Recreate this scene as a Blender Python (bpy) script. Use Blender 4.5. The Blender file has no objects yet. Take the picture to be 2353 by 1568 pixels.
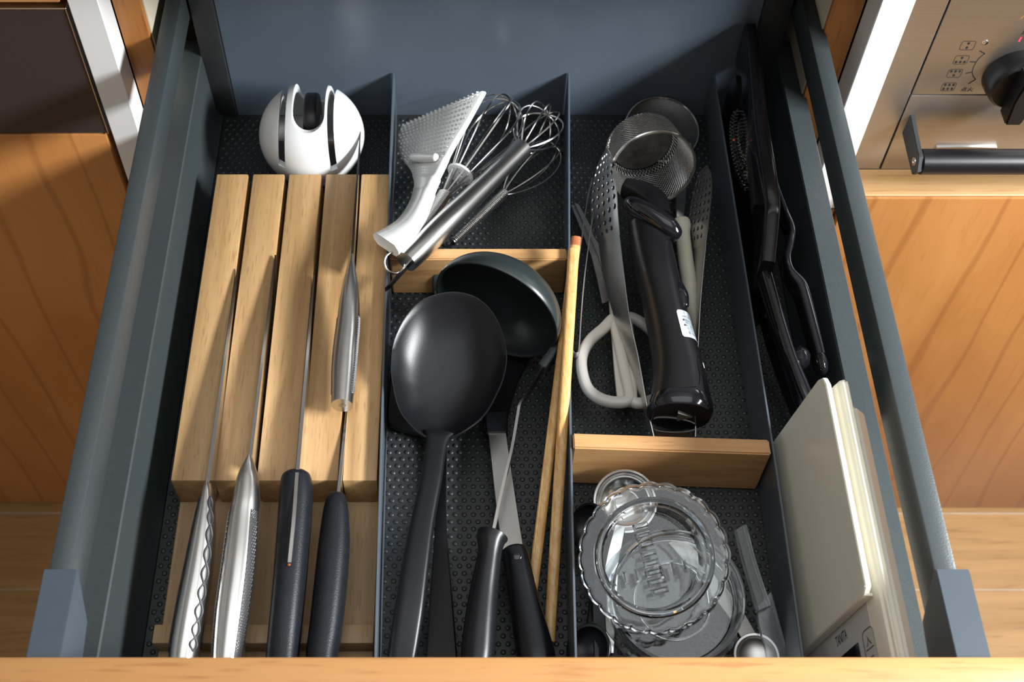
import bpy, bmesh, math, random
from mathutils import Vector, Matrix, noise

# ------------------------------------------------------------------ scene, camera, light
sc = bpy.context.scene
COL = sc.collection
FPX, CXP, CYP, TH, CAMH = 2802.0, 1064.0, 784.0, math.radians(34.1), 0.9
cam = bpy.data.cameras.new('camera'); camo = bpy.data.objects.new('camera', cam); COL.objects.link(camo)
camo.location = (0, 0, CAMH); camo.rotation_euler = (TH, 0, 0)
cam.sensor_width = 36.0; cam.lens = FPX / 2353.0 * 36.0; cam.shift_x = (1176.5 - CXP) / 2353.0
cam.clip_start = 0.02; cam.clip_end = 50
cam.dof.use_dof = True; cam.dof.focus_distance = 1.0; cam.dof.aperture_fstop = 9.0
sc.camera = camo

world = bpy.data.worlds.new('world'); sc.world = world; world.use_nodes = True
bg = world.node_tree.nodes['Background']; bg.inputs[0].default_value = (0.84, 0.92, 1.0, 1); bg.inputs[1].default_value = 0.08

def area_lamp(name, loc, target, sx, sy, power, color):
    l = bpy.data.lights.new(name, 'AREA'); l.shape = 'RECTANGLE'; l.size = sx; l.size_y = sy
    l.energy = power; l.color = color
    o = bpy.data.objects.new(name, l); COL.objects.link(o); o.location = loc
    d = Vector(target) - Vector(loc); o.rotation_euler = d.to_track_quat('-Z', 'Y').to_euler()
    return o
area_lamp('window_light', (1.36, 0.17, 0.93), (0.05, 0.6, 0.05), 0.7, 0.28, 84, (0.95, 0.98, 1.0))
area_lamp('overhead_fill', (0.15, 0.15, 1.66), (0.15, 0.15, 0.0), 1.5, 1.1, 8, (0.86, 0.93, 1.0))  # unseen soft fill added overhead to brighten upward-facing surfaces

vs = sc.view_settings
vs.view_transform = 'Standard'; vs.look = 'None'; vs.exposure = 0.0; vs.gamma = 1.0; vs.use_curve_mapping = False

# ------------------------------------------------------------------ helpers
S_, C_ = math.sin(TH), math.cos(TH)
def V(*a): return Vector(a)
def ray(px, py):
    u = (px - CXP) / FPX; v = (CYP - py) / FPX
    return V(u, S_ + v * C_, -C_ + v * S_)
def at(px, py, z):                      # photo point at a given height
    d = ray(px, py); return d * ((z - CAMH) / d.z) + V(0, 0, CAMH)
def aty(px, py, y):                     # photo point at a given depth
    d = ray(px, py); return d * (y / d.y) + V(0, 0, CAMH)
def mpp(p): return (p.y * S_ - (p.z - CAMH) * C_) / FPX      # metres per pixel at a point

def link(o, parent=None):
    COL.objects.link(o)
    if parent is not None:
        o.parent = parent
        if parent.type == 'EMPTY': o.matrix_parent_inverse = Matrix.Translation(-parent.location)
    return o
def merge(gs):
    vs_, fs_ = [], []
    for v, f in gs:
        k = len(vs_); vs_ += [tuple(p) for p in v]; fs_ += [[i + k for i in q] for q in f]
    return vs_, fs_
def mk(name, geo, m, parent=None, smooth=35, solid=0, bevel=0):
    if isinstance(geo, list): geo = merge(geo)
    me = bpy.data.meshes.new(name); me.from_pydata([tuple(p) for p in geo[0]], [], geo[1]); me.update()
    bm = bmesh.new(); bm.from_mesh(me)
    if solid:
        bmesh.ops.solidify(bm, geom=bm.faces[:], thickness=solid)
    bmesh.ops.recalc_face_normals(bm, faces=bm.faces[:])
    bm.to_mesh(me); bm.free()
    if smooth:
        me.shade_smooth(); me.set_sharp_from_angle(angle=math.radians(smooth))
    me.materials.append(M[m] if isinstance(m, str) else m)
    o = bpy.data.objects.new(name, me); link(o, parent)
    return o
def thing(name, label, cat, loc=(0, 0, 0), group=None, kind=None):
    o = bpy.data.objects.new(name, None); o.empty_display_size = 0.02; COL.objects.link(o); o.location = loc
    return tag(o, label, cat, group, kind)
def tag(o, label=None, cat=None, group=None, kind=None):
    if label: o['label'] = label
    if cat: o['category'] = cat
    if group: o['group'] = group
    if kind: o['kind'] = kind
    return o
def stuff(o): o['kind'] = 'stuff'; return o

def box(x0, x1, y0, y1, z0, z1, b=0.0, seg=2):
    bm = bmesh.new(); bmesh.ops.create_cube(bm, size=1)
    for v in bm.verts:
        v.co = V((x0 + x1) / 2 + v.co.x * (x1 - x0), (y0 + y1) / 2 + v.co.y * (y1 - y0), (z0 + z1) / 2 + v.co.z * (z1 - z0))
    if b: bmesh.ops.bevel(bm, geom=bm.edges[:], offset=b, segments=seg, affect='EDGES', profile=0.5)
    return dump(bm)
def dump(bm):
    bm.verts.index_update(); r = ([v.co.copy() for v in bm.verts], [[v.index for v in f.verts] for f in bm.faces]); bm.free(); return r
def extr(poly, d, b=0.0):                 # polygon (3D points) pushed along d
    n = len(poly); bm = bmesh.new()
    a = [bm.verts.new(p) for p in poly]; c = [bm.verts.new(Vector(p) + d) for p in poly]
    bm.faces.new(a[::-1]); bm.faces.new(c)
    for i in range(n): bm.faces.new((a[i], a[(i + 1) % n], c[(i + 1) % n], c[i]))
    if b:
        bmesh.ops.recalc_face_normals(bm, faces=bm.faces[:])
        bmesh.ops.bevel(bm, geom=[e for e in bm.edges if e.is_manifold and e.calc_face_angle(0) > .6], offset=b, segments=2, affect='EDGES')
    return dump(bm)
def skin(rings, closed=False, cap=True):
    n = len(rings[0]); v = [p for r in rings for p in r]; f = []
    m = len(rings)
    for i in range(m if closed else m - 1):
        a = i * n; b = ((i + 1) % m) * n
        for j in range(n): f.append([a + j, a + (j + 1) % n, b + (j + 1) % n, b + j])
    if cap and not closed:
        f.append(list(range(n))[::-1]); f.append([(m - 1) * n + j for j in range(n)])
    return v, f
def cr(a, b, c, d, t):
    return 0.5 * ((2 * b) + (c - a) * t + (2 * a - 5 * b + 4 * c - d) * t * t + (3 * b - a - 3 * c + d) * t ** 3)
def spl(P, k, closed=False):
    n = len(P); out = []
    if n < 3 and not closed: 
        return [P[0] + (P[-1] - P[0]) * (i / k) for i in range(k + 1)]
    for i in range(n if closed else n - 1):
        if closed: a, b, c, d = P[(i - 1) % n], P[i], P[(i + 1) % n], P[(i + 2) % n]
        else: a, b, c, d = P[max(i - 1, 0)], P[i], P[i + 1], P[min(i + 2, n - 1)]
        for j in range(k): out.append(cr(a, b, c, d, j / k))
    if not closed: out.append(P[-1])
    return out
class Sweep:
    """st: list of (pos, half_width, half_height)"""
    def __init__(s, st, k=6, up=V(0, 0, 1), n=20, power=2.0, round0=0.0, round1=0.0, closed=False, curve=True):
        s.n, s.pw, s.closed = n, power, closed
        if curve:
            s.P = spl([Vector(q[0]) for q in st], k, closed)
            s.A = spl([q[1] for q in st], k, closed); s.B = spl([q[2] for q in st], k, closed)
        else:
            s.P = [Vector(q[0]) for q in st]; s.A = [q[1] for q in st]; s.B = [q[2] for q in st]
        if round0: s._cap(0, round0)
        if round1: s._cap(1, round1)
        m = len(s.P); s.D, s.U = [], []
        for i in range(m):
            d = (s.P[(i + 1) % m] - s.P[i - 1]) if closed else (s.P[min(i + 1, m - 1)] - s.P[max(i - 1, 0)])
            d.normalize(); sd = up.cross(d)
            if sd.length < 1e-4: sd = V(1, 0, 0)
            sd.normalize(); s.D.append(sd); s.U.append(d.cross(sd))
    def _cap(s, e, r):
        i, j = (0, 1) if e == 0 else (-1, -2)
        d = (s.P[i] - s.P[j]).normalized(); p0, a0, b0 = s.P[i], s.A[i], s.B[i]
        ex = [(p0 + d * r * math.sin(t), a0 * math.cos(t), b0 * math.cos(t)) for t in (0.4, 0.8, 1.15, 1.45)]
        for p, a, b in ex:
            if e == 0: s.P.insert(0, p); s.A.insert(0, a); s.B.insert(0, b)
            else: s.P.append(p); s.A.append(a); s.B.append(b)
    def pt(s, t, ph, off=0.0):
        x = t * (len(s.P) - 1); i = min(int(x), len(s.P) - 2); w = x - i
        f = lambda L: L[i] * (1 - w) + L[i + 1] * w
        c, q = math.cos(ph), math.sin(ph); e = 2.0 / s.pw
        cc = math.copysign(abs(c) ** e, c); qq = math.copysign(abs(q) ** e, q)
        return f(s.P) + f(s.D) * (cc * (f(s.A) + off)) + f(s.U) * (qq * (f(s.B) + off))
    def ring(s, i):
        out = []; e = 2.0 / s.pw
        for k in range(s.n):
            a = 2 * math.pi * (k + 0.5) / s.n; c, q = math.cos(a), math.sin(a)
            out.append(s.P[i] + s.D[i] * (math.copysign(abs(c) ** e, c) * s.A[i]) + s.U[i] * (math.copysign(abs(q) ** e, q) * s.B[i]))
        return out
    def geo(s): return skin([s.ring(i) for i in range(len(s.P))], s.closed)
    def patch(s, t0, t1, a0, a1, off, nt=16, na=6):
        v = [s.pt(t0 + (t1 - t0) * i / nt, a0 + (a1 - a0) * j / na, off) for i in range(nt + 1) for j in range(na + 1)]
        f = [[i * (na + 1) + j, i * (na + 1) + j + 1, (i + 1) * (na + 1) + j + 1, (i + 1) * (na + 1) + j] for i in range(nt) for j in range(na)]
        return v, f
def st(px, py, z, hw, hh=None):           # station: photo point at height z, half width in photo pixels, half height in metres
    p = at(px, py, z); w = hw * mpp(p); return (p, w, hh if hh is not None else w)
def tube(pts, r, n=8, k=6, closed=False, curve=True):
    return Sweep([(p, r, r) for p in pts], k=k, n=n, closed=closed, curve=curve).geo()
def wire(pts, r, n=6, closed=False):       # tube with a transported frame, safe for any direction
    m = len(pts); rings = []; up = None
    for i in range(m):
        d = (pts[(i + 1) % m] - pts[i - 1]) if closed else (pts[min(i + 1, m - 1)] - pts[max(i - 1, 0)])
        d.normalize()
        if up is None: up = d.orthogonal().normalized()
        up = (up - d * up.dot(d)).normalized(); s2 = d.cross(up)
        rings.append([pts[i] + up * (r * math.cos(2 * math.pi * j / n)) + s2 * (r * math.sin(2 * math.pi * j / n)) for j in range(n)])
    return skin(rings, closed)
def frame(ax):
    ax = Vector(ax).normalized(); a = ax.orthogonal().normalized(); return a, ax.cross(a), ax
def lathe(prof, C, ax=(0, 0, 1), n=48, scal=None, cap=True, closed=False):
    a, b, w = frame(ax); rings = []
    for r, h in prof:
        ring = []
        for j in range(n):
            t = 2 * math.pi * j / n; rr = r * (scal(t, r, h) if scal else 1)
            ring.append(Vector(C) + a * (rr * math.cos(t)) + b * (rr * math.sin(t)) + w * h)
        rings.append(ring)
    return skin(rings, closed, cap)
def band(L, R, th, k=5, n=None, edge=0.5):  # plate between two edge lines, thickness th
    L = spl(L, k); R = spl(R, k); rings = []; m = len(L)
    for i in range(m):
        t = ((L[min(i + 1, m - 1)] + R[min(i + 1, m - 1)]) - (L[max(i - 1, 0)] + R[max(i - 1, 0)])).normalized()
        w = (R[i] - L[i]); wd = w.length; w = w.normalized(); nn = t.cross(w).normalized()
        h = (th[min(int(i / (m - 1) * (len(th) - 1) + .5), len(th) - 1)] if isinstance(th, list) else th) / 2
        e = min(h, wd * .45) * edge; c = (L[i] + R[i]) / 2; q = wd / 2
        rings.append([c + w * x + nn * y for x, y in ((-q, -h + e), (-q + e, -h), (q - e, -h), (q, -h + e), (q, h - e), (q - e, h), (-q + e, h), (-q, h - e))])
    return skin(rings)
def textgeo(s, size):
    cu = bpy.data.curves.new('t', 'FONT'); cu.body = s; cu.size = size; cu.resolution_u = 2
    o = bpy.data.objects.new('t', cu); COL.objects.link(o)
    dg = bpy.context.evaluated_depsgraph_get(); me = bpy.data.meshes.new_from_object(o.evaluated_get(dg))
    v = [q.co.copy() for q in me.vertices]; f = [list(p.vertices) for p in me.polygons]
    bpy.data.objects.remove(o); bpy.data.curves.remove(cu); bpy.data.meshes.remove(me)
    return v, f
def place2d(g, O, U, W, N=None, off=0.0):
    N = N or U.cross(W)
    return [O + U * p.x + W * p.y + N * off for p in g[0]], g[1]

# ------------------------------------------------------------------ materials
M = {}
def newmat(name):
    m = bpy.data.materials.new(name); m.use_nodes = True; M[name] = m
    return m, m.node_tree.nodes, m.node_tree.links, m.node_tree.nodes['Principled BSDF']
def plain(name, col, rough=0.4, metal=0.0, var=0.06, scale=60, bump=0.0, spec=0.5, coat=0.0, stretch=None, **kw):
    m, N, L, B = newmat(name)
    tc = N.new('ShaderNodeTexCoord'); mp = N.new('ShaderNodeMapping'); L.new(tc.outputs['Object'], mp.inputs[0])
    if stretch: mp.inputs['Scale'].default_value = stretch
    nz = N.new('ShaderNodeTexNoise'); nz.inputs['Scale'].default_value = scale; nz.inputs['Detail'].default_value = 4
    L.new(mp.outputs[0], nz.inputs['Vector'])
    rp = N.new('ShaderNodeValToRGB'); L.new(nz.outputs['Fac'], rp.inputs[0])
    rp.color_ramp.elements[0].position = 0.3; rp.color_ramp.elements[1].position = 0.7
    rp.color_ramp.elements[0].color = tuple(c * (1 - var) for c in col) + (1,); rp.color_ramp.elements[1].color = tuple(min(1, c * (1 + var)) for c in col) + (1,)
    L.new(rp.outputs[0], B.inputs['Base Color'])
    B.inputs['Roughness'].default_value = rough; B.inputs['Metallic'].default_value = metal
    B.inputs['Specular IOR Level'].default_value = spec; B.inputs['Coat Weight'].default_value = coat
    if bump:
        n2 = N.new('ShaderNodeTexNoise'); n2.inputs['Scale'].default_value = 900; n2.inputs['Detail'].default_value = 2
        L.new(mp.outputs[0], n2.inputs['Vector'])
        bp = N.new('ShaderNodeBump'); bp.inputs['Strength'].default_value = bump; bp.inputs['Distance'].default_value = 0.0005
        L.new(n2.outputs['Fac'], bp.inputs['Height']); L.new(bp.outputs[0], B.inputs['Normal'])
    for k_, v_ in kw.items(): B.inputs[k_].default_value = v_
    return m
def wood(name, c1, c2, c3, axis='y', across=26.0, along=1.6, rough=0.5, fine=170.0, dist=1.2, wave=0.0, wscale=6.0, wdist=7.0, pore=0.55):
    m, N, L, B = newmat(name)
    tc = N.new('ShaderNodeTexCoord'); oi = N.new('ShaderNodeObjectInfo')
    ml = N.new('ShaderNodeVectorMath'); ml.operation = 'SCALE'; ml.inputs[0].default_value = (3.7, 5.1, 4.3)
    L.new(oi.outputs['Random'], ml.inputs['Scale'])
    ad = N.new('ShaderNodeVectorMath'); ad.operation = 'ADD'; L.new(tc.outputs['Object'], ad.inputs[0]); L.new(ml.outputs[0], ad.inputs[1])
    def mapped(a, b):
        mp = N.new('ShaderNodeMapping'); sc_ = {'x': (b, a, a), 'y': (a, b, a), 'z': (a, a, b)}[axis]
        mp.inputs['Scale'].default_value = sc_; L.new(ad.outputs[0], mp.inputs[0]); return mp
    m1 = mapped(across, along); n1 = N.new('ShaderNodeTexNoise'); n1.inputs['Scale'].default_value = 1.0; n1.inputs['Detail'].default_value = 5
    n1.inputs['Distortion'].default_value = dist; L.new(m1.outputs[0], n1.inputs['Vector'])
    rp = N.new('ShaderNodeValToRGB'); L.new(n1.outputs['Fac'], rp.inputs[0])
    e = rp.color_ramp.elements; e[0].position = 0.32; e[0].color = c1 + (1,); e[1].position = 0.68; e[1].color = c2 + (1,)
    m2 = mapped(fine, fine / 14); n2 = N.new('ShaderNodeTexNoise'); n2.inputs['Scale'].default_value = 2.0; n2.inputs['Detail'].default_value = 3
    L.new(m2.outputs[0], n2.inputs['Vector'])
    r2 = N.new('ShaderNodeValToRGB'); r2.color_ramp.elements[0].position = 0.56; r2.color_ramp.elements[1].position = 0.70
    r2.color_ramp.elements[0].color = (0, 0, 0, 1); r2.color_ramp.elements[1].color = (pore, pore, pore, 1); L.new(n2.outputs['Fac'], r2.inputs[0])
    mx = N.new('ShaderNodeMixRGB'); L.new(r2.outputs[0], mx.inputs[0]); L.new(rp.outputs[0], mx.inputs[1]); mx.inputs[2].default_value = c3 + (1,)
    out = mx.outputs[0]
    if wave:
        m3 = mapped(wscale, wscale * 0.16); wv = N.new('ShaderNodeTexWave'); wv.bands_direction = {'x': 'Z', 'y': 'X', 'z': 'X'}[axis]
        wv.inputs['Scale'].default_value = 1.0; wv.inputs['Distortion'].default_value = wdist; wv.inputs['Detail'].default_value = 3; wv.inputs['Detail Scale'].default_value = 0.8
        L.new(m3.outputs[0], wv.inputs['Vector'])
        r3 = N.new('ShaderNodeValToRGB'); r3.color_ramp.elements[0].position = 0.0; r3.color_ramp.elements[1].position = 0.05
        r3.color_ramp.elements[0].color = (wave, wave, wave, 1); r3.color_ramp.elements[1].color = (0, 0, 0, 1); L.new(wv.outputs['Fac'], r3.inputs[0])
        mx2 = N.new('ShaderNodeMixRGB'); L.new(r3.outputs[0], mx2.inputs[0]); L.new(out, mx2.inputs[1]); mx2.inputs[2].default_value = c3 + (1,)
        out = mx2.outputs[0]
    L.new(out, B.inputs['Base Color']); B.inputs['Roughness'].default_value = rough
    bp = N.new('ShaderNodeBump'); bp.inputs['Strength'].default_value = 0.12; bp.inputs['Distance'].default_value = 0.0006
    L.new(n2.outputs['Fac'], bp.inputs['Height']); L.new(bp.outputs[0], B.inputs['Normal'])
    return m
plain('anthracite', (0.034, 0.042, 0.045), 0.37, 0.0, 0.06, 400, 0.25, spec=0.5)
plain('drawer_back', (0.085, 0.108, 0.137), 0.30, 0.0, 0.05, 12, 0.06, spec=0.55)
plain('bracket_blue', (0.046, 0.060, 0.075), 0.45, 0.0, 0.04, 40)
plain('divider_steel', (0.075, 0.092, 0.112), 0.28, 0.0, 0.04, 40, spec=0.7)
plain('black_plastic', (0.0050, 0.0050, 0.0060), 0.36, 0.0, 0.10, 80, 0.06, spec=0.35)
plain('bracket_black', (0.016, 0.018, 0.019), 0.6, 0.0, 0.10, 80)
plain('mat', (0.020, 0.0225, 0.0235), 0.40, 0.0, 0.12, 30, 0.15, spec=0.5)
plain('nylon', (0.0060, 0.0065, 0.0080), 0.33, 0.0, 0.06, 40, 0.06, spec=0.30)
plain('nylon_green', (0.017, 0.023, 0.024), 0.34, 0.0, 0.05, 40, 0.10)
plain('nylon_grey', (0.045, 0.058, 0.060), 0.45, 0.0, 0.05, 40, 0.10)
plain('gloss_black', (0.006, 0.006, 0.008), 0.10, 0.0, 0.05, 30, spec=0.5)
plain('handle_blue', (0.0075, 0.009, 0.012), 0.40, 0.0, 0.12, 200, 0.30, spec=0.27)
plain('steel', (0.58, 0.57, 0.55), 0.26, 1.0, 0.05, 90, stretch=(4, 0.4, 4))
plain('steel_bright', (0.70, 0.69, 0.67), 0.14, 1.0, 0.03, 60)
plain('steel_brushed', (0.55, 0.535, 0.515), 0.34, 1.0, 0.07, 40, stretch=(1, 30, 30))
plain('steel_dull', (0.40, 0.385, 0.365), 0.38, 1.0, 0.10, 60)
plain('oven_steel', (0.50, 0.475, 0.445), 0.40, 1.0, 0.04, 20, stretch=(1, 20, 30))
plain('mesh_dark', (0.10, 0.10, 0.098), 0.45, 0.8, 0.25, 900)
plain('mesh_base', (0.22, 0.21, 0.195), 0.30, 0.9, 0.3, 120)
plain('chrome', (0.82, 0.82, 0.82), 0.08, 1.0, 0.02, 30)
plain('white_gloss', (0.66, 0.665, 0.665), 0.32, 0.0, 0.02, 20)
plain('ceramic', (0.70, 0.715, 0.70), 0.24, 0.0, 0.02, 20, coat=0.3)
plain('trim_white', (0.64, 0.645, 0.635), 0.35, 0.0, 0.02, 20)
plain('inner_cream', (0.56, 0.50, 0.38), 0.6, 0.0, 0.03, 20)
plain('cream', (0.58, 0.545, 0.44), 0.36, 0.0, 0.03, 30)
plain('scale_cream', (0.74, 0.71, 0.60), 0.26, 0.0, 0.03, 15)
plain('scale_panel', (0.56, 0.54, 0.52), 0.4, 0.0, 0.03, 15)
plain('scissor_plastic', (0.56, 0.54, 0.50), 0.36, 0.0, 0.03, 30)
plain('appliance', (0.044, 0.034, 0.034), 0.40, 0.3, 0.06, 300, 0.05)
plain('rust', (0.28, 0.07, 0.02), 0.8, 0.0, 0.3, 800)
plain('print_black', (0.012, 0.012, 0.014), 0.5, 0.0, 0.05, 50)
plain('print_red', (0.75, 0.05, 0.10), 0.5, 0.0, 0.05, 50)
plain('sticker', (0.44, 0.50, 0.53), 0.35, 0.0, 0.03, 50)
plain('gap_black', (0.008, 0.008, 0.008), 0.8, 0.0, 0.1, 50)
plain('orange_spot', (0.8, 0.13, 0.02), 0.5, 0.0, 0.1, 50)
plain('backsplash', (0.20, 0.20, 0.20), 0.5, 0.0, 0.06, 10)
plain('joint_pale', (0.36, 0.27, 0.19), 0.7, 0.0, 0.1, 60)
plain('plaster', (0.62, 0.60, 0.57), 0.8, 0.0, 0.04, 10)
plain('counter', (0.50, 0.50, 0.49), 0.3, 0.2, 0.03, 30)
plain('clear', (0.93, 0.96, 0.97), 0.03, 0.0, 0.01, 10, **{'Transmission Weight': 1.0, 'IOR': 1.45})
plain('clear_dull', (0.86, 0.90, 0.92), 0.14, 0.0, 0.01, 10, **{'Transmission Weight': 0.93, 'IOR': 1.42})
wood('oak', (0.350, 0.200, 0.080), (0.500, 0.315, 0.145), (0.240, 0.110, 0.038), 'y', 75, 3.0, 0.5, 330, 0.9)
wood('oak_cross', (0.42, 0.22, 0.085), (0.58, 0.33, 0.14), (0.30, 0.13, 0.04), 'x', 70, 4.0, 0.45, 260, 0.9)
wood('oak_base', (0.34, 0.215, 0.105), (0.46, 0.30, 0.155), (0.24, 0.13, 0.06), 'y', 60, 3.0, 0.55, 300, 0.8)
wood('bamboo', (0.50, 0.26, 0.075), (0.66, 0.42, 0.16), (0.36, 0.15, 0.04), 'y', 400, 3.0, 0.35, 500, 0.3)
wood('cherry', (0.330, 0.128, 0.032), (0.420, 0.185, 0.054), (0.190, 0.056, 0.012), 'z', 7, 2.0, 0.42, 150, 1.0, wave=0.40, wscale=6.0, wdist=12.0, pore=0.15)
wood('cherry_front', (0.404, 0.185, 0.058), (0.482, 0.245, 0.090), (0.292, 0.112, 0.034), 'x', 60, 1.2, 0.42, 150, 0.6)
wood('cherry_edge', (0.360, 0.194, 0.072), (0.432, 0.259, 0.115), (0.288, 0.130, 0.043), 'x', 60, 2.0, 0.42, 150, 0.6)
wood('cherry_side', (0.320, 0.124, 0.030), (0.400, 0.168, 0.044), (0.208, 0.064, 0.016), 'z', 20, 2.0, 0.42, 150, 0.6)
wood('floor_oak', (0.248, 0.133, 0.046), (0.322, 0.186, 0.071), (0.161, 0.074, 0.022), 'x', 26, 1.3, 0.40, 120, 1.2)
wood('cherry_tip', (0.30, 0.08, 0.028), (0.36, 0.11, 0.04), (0.2, 0.05, 0.02), 'y', 60, 3.0, 0.4, 200, 0.6)

# ------------------------------------------------------------------ the room
ZF = -0.7047
fl = tag(mk('floor', box(-2.2, 1.8, -1.6, 1.5, ZF - 0.05, ZF - 0.0012), 'joint_pale'), 'brown oak plank floor far below the open drawer', kind='structure')
random.seed(4)
edges = [0.7846 - 0.1175 * k for k in range(0, 20)]
pl_edges = [0.9, 0.7846] + edges[1:]
for a, b in zip(pl_edges[:-1], pl_edges[1:]):
    cut = random.uniform(-0.3, 0.3)
    for x0, x1 in ((-2.2, cut), (cut, 1.8)):
        mk('plank', box(x0 + 0.0012, x1 - 0.0012, b + 0.0012, a - 0.0012, ZF - 0.0012, ZF, 0.0005, 1), 'floor_oak', fl)
tag(mk('wall_back', box(-2.2, 1.8, 1.5, 1.55, ZF, 1.7), 'backsplash'), 'plain grey wall behind the kitchen cabinets', kind='structure')
tag(mk('wall_left', box(-2.25, -2.2, -1.6, 1.5, ZF, 1.7), 'plaster'), 'plain plaster wall far left of the drawer', kind='structure')
tag(mk('wall_front', box(-2.2, 1.8, -1.65, -1.6, ZF, 1.7), 'plaster'), 'plain plaster wall behind the photographer', kind='structure')
tag(mk('ceiling', box(-2.2, 1.8, -1.6, 1.5, 1.7, 1.75), 'plaster'), 'white plaster ceiling above the kitchen', kind='structure')
wr = tag(mk('wall_right', box(1.8, 1.85, -1.6, 1.5, ZF, 0.2), 'plaster'), 'plaster wall with wide window at the right', kind='structure')
mk('lintel', box(1.8, 1.85, -1.6, 1.5, 1.45, 1.7), 'plaster', wr)
mk('pier', box(1.8, 1.85, 0.9, 1.5, 0.2, 1.45), 'plaster', wr)
mk('pier', box(1.8, 1.85, -1.6, -0.9, 0.2, 1.45), 'plaster', wr)
ct = tag(mk('countertop', box(-2.2, 1.8, 0.772, 1.5, 0.262, 0.30, 0.002), 'counter'), 'pale worktop running above the open drawer', kind='structure')

# ------------------------------------------------------------------ cabinets around the drawer
t = thing('base_cabinet', 'cherry wood cabinet door left of drawer, below the dark appliance front', 'cabinet', (-0.66, 0.8, ZF))
mk('door', box(-1.0, -0.3345, 0.80, 0.822, ZF + 0.002, 0.0625, 0.0012), 'cherry', t)
mk('top_rail', box(-1.0, -0.3345, 0.80, 0.822, 0.2196, 0.2615, 0.001), 'cherry_front', t)
mk('carcass', box(-1.0, -0.34, 0.824, 1.4, ZF + 0.002, 0.26), 'inner_cream', t)

t = thing('dishwasher', 'dark brown metal appliance front with thin silver edge, left of drawer', 'appliance', (-0.66, 0.8, 0.0646))
mk('front_panel', box(-1.0, -0.3320, 0.8005, 0.8225, 0.0646, 0.2125, 0.0006, 1), 'appliance', t)
mk('edge_trim', [box(-1.0, -0.3310, 0.7995, 0.8215, 0.2125, 0.2140, 0.0003, 1), box(-0.3320, -0.3312, 0.7995, 0.8215, 0.0646, 0.2138)], 'steel_bright', t)
mk('shadow_gap', box(-1.0, -0.3306, 0.8235, 0.8239, 0.0626, 0.2196), 'gap_black', t)

t = thing('trim_1', 'white upright filler strip between dark appliance front and drawer', None, (-0.315, 0.8, 0), kind='structure')
mk('strip', box(-0.3283, -0.3027, 0.80, 0.8295, ZF + 0.003, 0.2615, 0.0008, 1), 'trim_white', t)
t = thing('trim_2', 'bright white upright filler strip between drawer and steel oven', None, (0.361, 0.8, 0), kind='structure')
mk('strip', box(0.3472, 0.3755, 0.80, 0.8295, -0.043, 0.2615, 0.0008, 1), 'trim_white', t)

t = thing('drawer_cabinet', 'cherry wood cabinet body that the open drawer slides out of', 'cabinet', (0.02, 0.83, ZF))
mk('side_panel', box(-0.3021, -0.2775, 0.83, 1.40, ZF + 0.002, 0.2610, 0.0005, 1), 'cherry_side', t)
mk('side_panel', box(0.3193, 0.3462, 0.83, 1.40, ZF + 0.002, 0.2610, 0.0005, 1), 'cherry_side', t)
mk('inner_lining', box(-0.2774, -0.2764, 0.835, 1.40, -0.04, 0.2610), 'inner_cream', t)
mk('inner_lining', box(0.3182, 0.3192, 0.835, 1.40, -0.04, 0.2610), 'inner_cream', t)
mk('back_board', box(-0.276, 0.318, 1.385, 1.40, -0.04, 0.261), 'inner_cream', t)
mk('lower_front', box(-0.3022, 0.3755, 0.80, 0.8215, ZF + 0.002, -0.0455, 0.001), 'cherry', t)

t = thing('base_cabinet', 'bright cherry wood cabinet door right of drawer, below the steel oven', 'cabinet', (0.75, 0.8, ZF))
mk('door', box(0.3785, 1.2, 0.7925, 0.8145, ZF + 0.002, -0.0195, 0.0012), 'cherry', t)
mk('top_edge', box(0.3785, 1.2, 0.795, 0.8295, -0.0194, -0.0171, 0.0006, 1), 'cherry_edge', t)
mk('carcass', box(0.3785, 1.2, 0.832, 1.4, ZF + 0.002, -0.02), 'inner_cream', t)

# ------------------------------------------------------------------ oven with knob and handle
ov = thing('oven', 'stainless steel built-in gas oven with black knob and handle bar', 'oven', (0.7, 0.83, -0.017))
YO = 0.83
mk('side_frame', box(0.3775, 0.4177, YO - 0.0005, 1.3, -0.0168, 0.2610, 0.0006, 1), 'oven_steel', ov)
mk('control_panel', box(0.4192, 1.2, YO - 0.001, 1.3, 0.0863, 0.2610, 0.0008, 2), 'oven_steel', ov)
dr = mk('oven_door', box(0.4192, 1.2, YO - 0.001, 1.3, -0.0168, 0.0848, 0.0008, 2), 'oven_steel', ov)
mk('door_notch', box(aty(2150, 332, YO).x, aty(2290, 332, YO).x, YO - 0.004, YO + 0.01, aty(2200, 345, YO).z, aty(2200, 332, YO).z, 0.001), 'steel_bright', dr)
# handle bar with brackets
hb = aty(2200, 372, 0.785)
br_poly = lambda x: [V(x, YO, 0.060), V(x, YO, 0.034), V(x, hb.y - 0.006, hb.z - 0.0115), V(x, hb.y - 0.0125, hb.z), V(x, hb.y - 0.004, hb.z + 0.012), V(x, hb.y + 0.006, hb.z + 0.0125)]
mk('handle_bracket', extr(br_poly(0.4255), V(0.0045, 0, 0), 0.0006), 'bracket_black', ov)
sb = mk('handle_bar', lathe([(0.0112, 0), (0.0122, 0.001), (0.0122, 0.75)], V(0.4302, hb.y, hb.z), (1, 0, 0), 40), 'black_plastic', ov)
mk('screw', [lathe([(0.0042, 0), (0.0040, 0.0008), (0.0018, 0.0009), (0.0015, 0.0002)], V(0.4254, hb.y, hb.z + 0.0005), (-1, 0, 0), 20)], 'steel_bright', ov)
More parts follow.
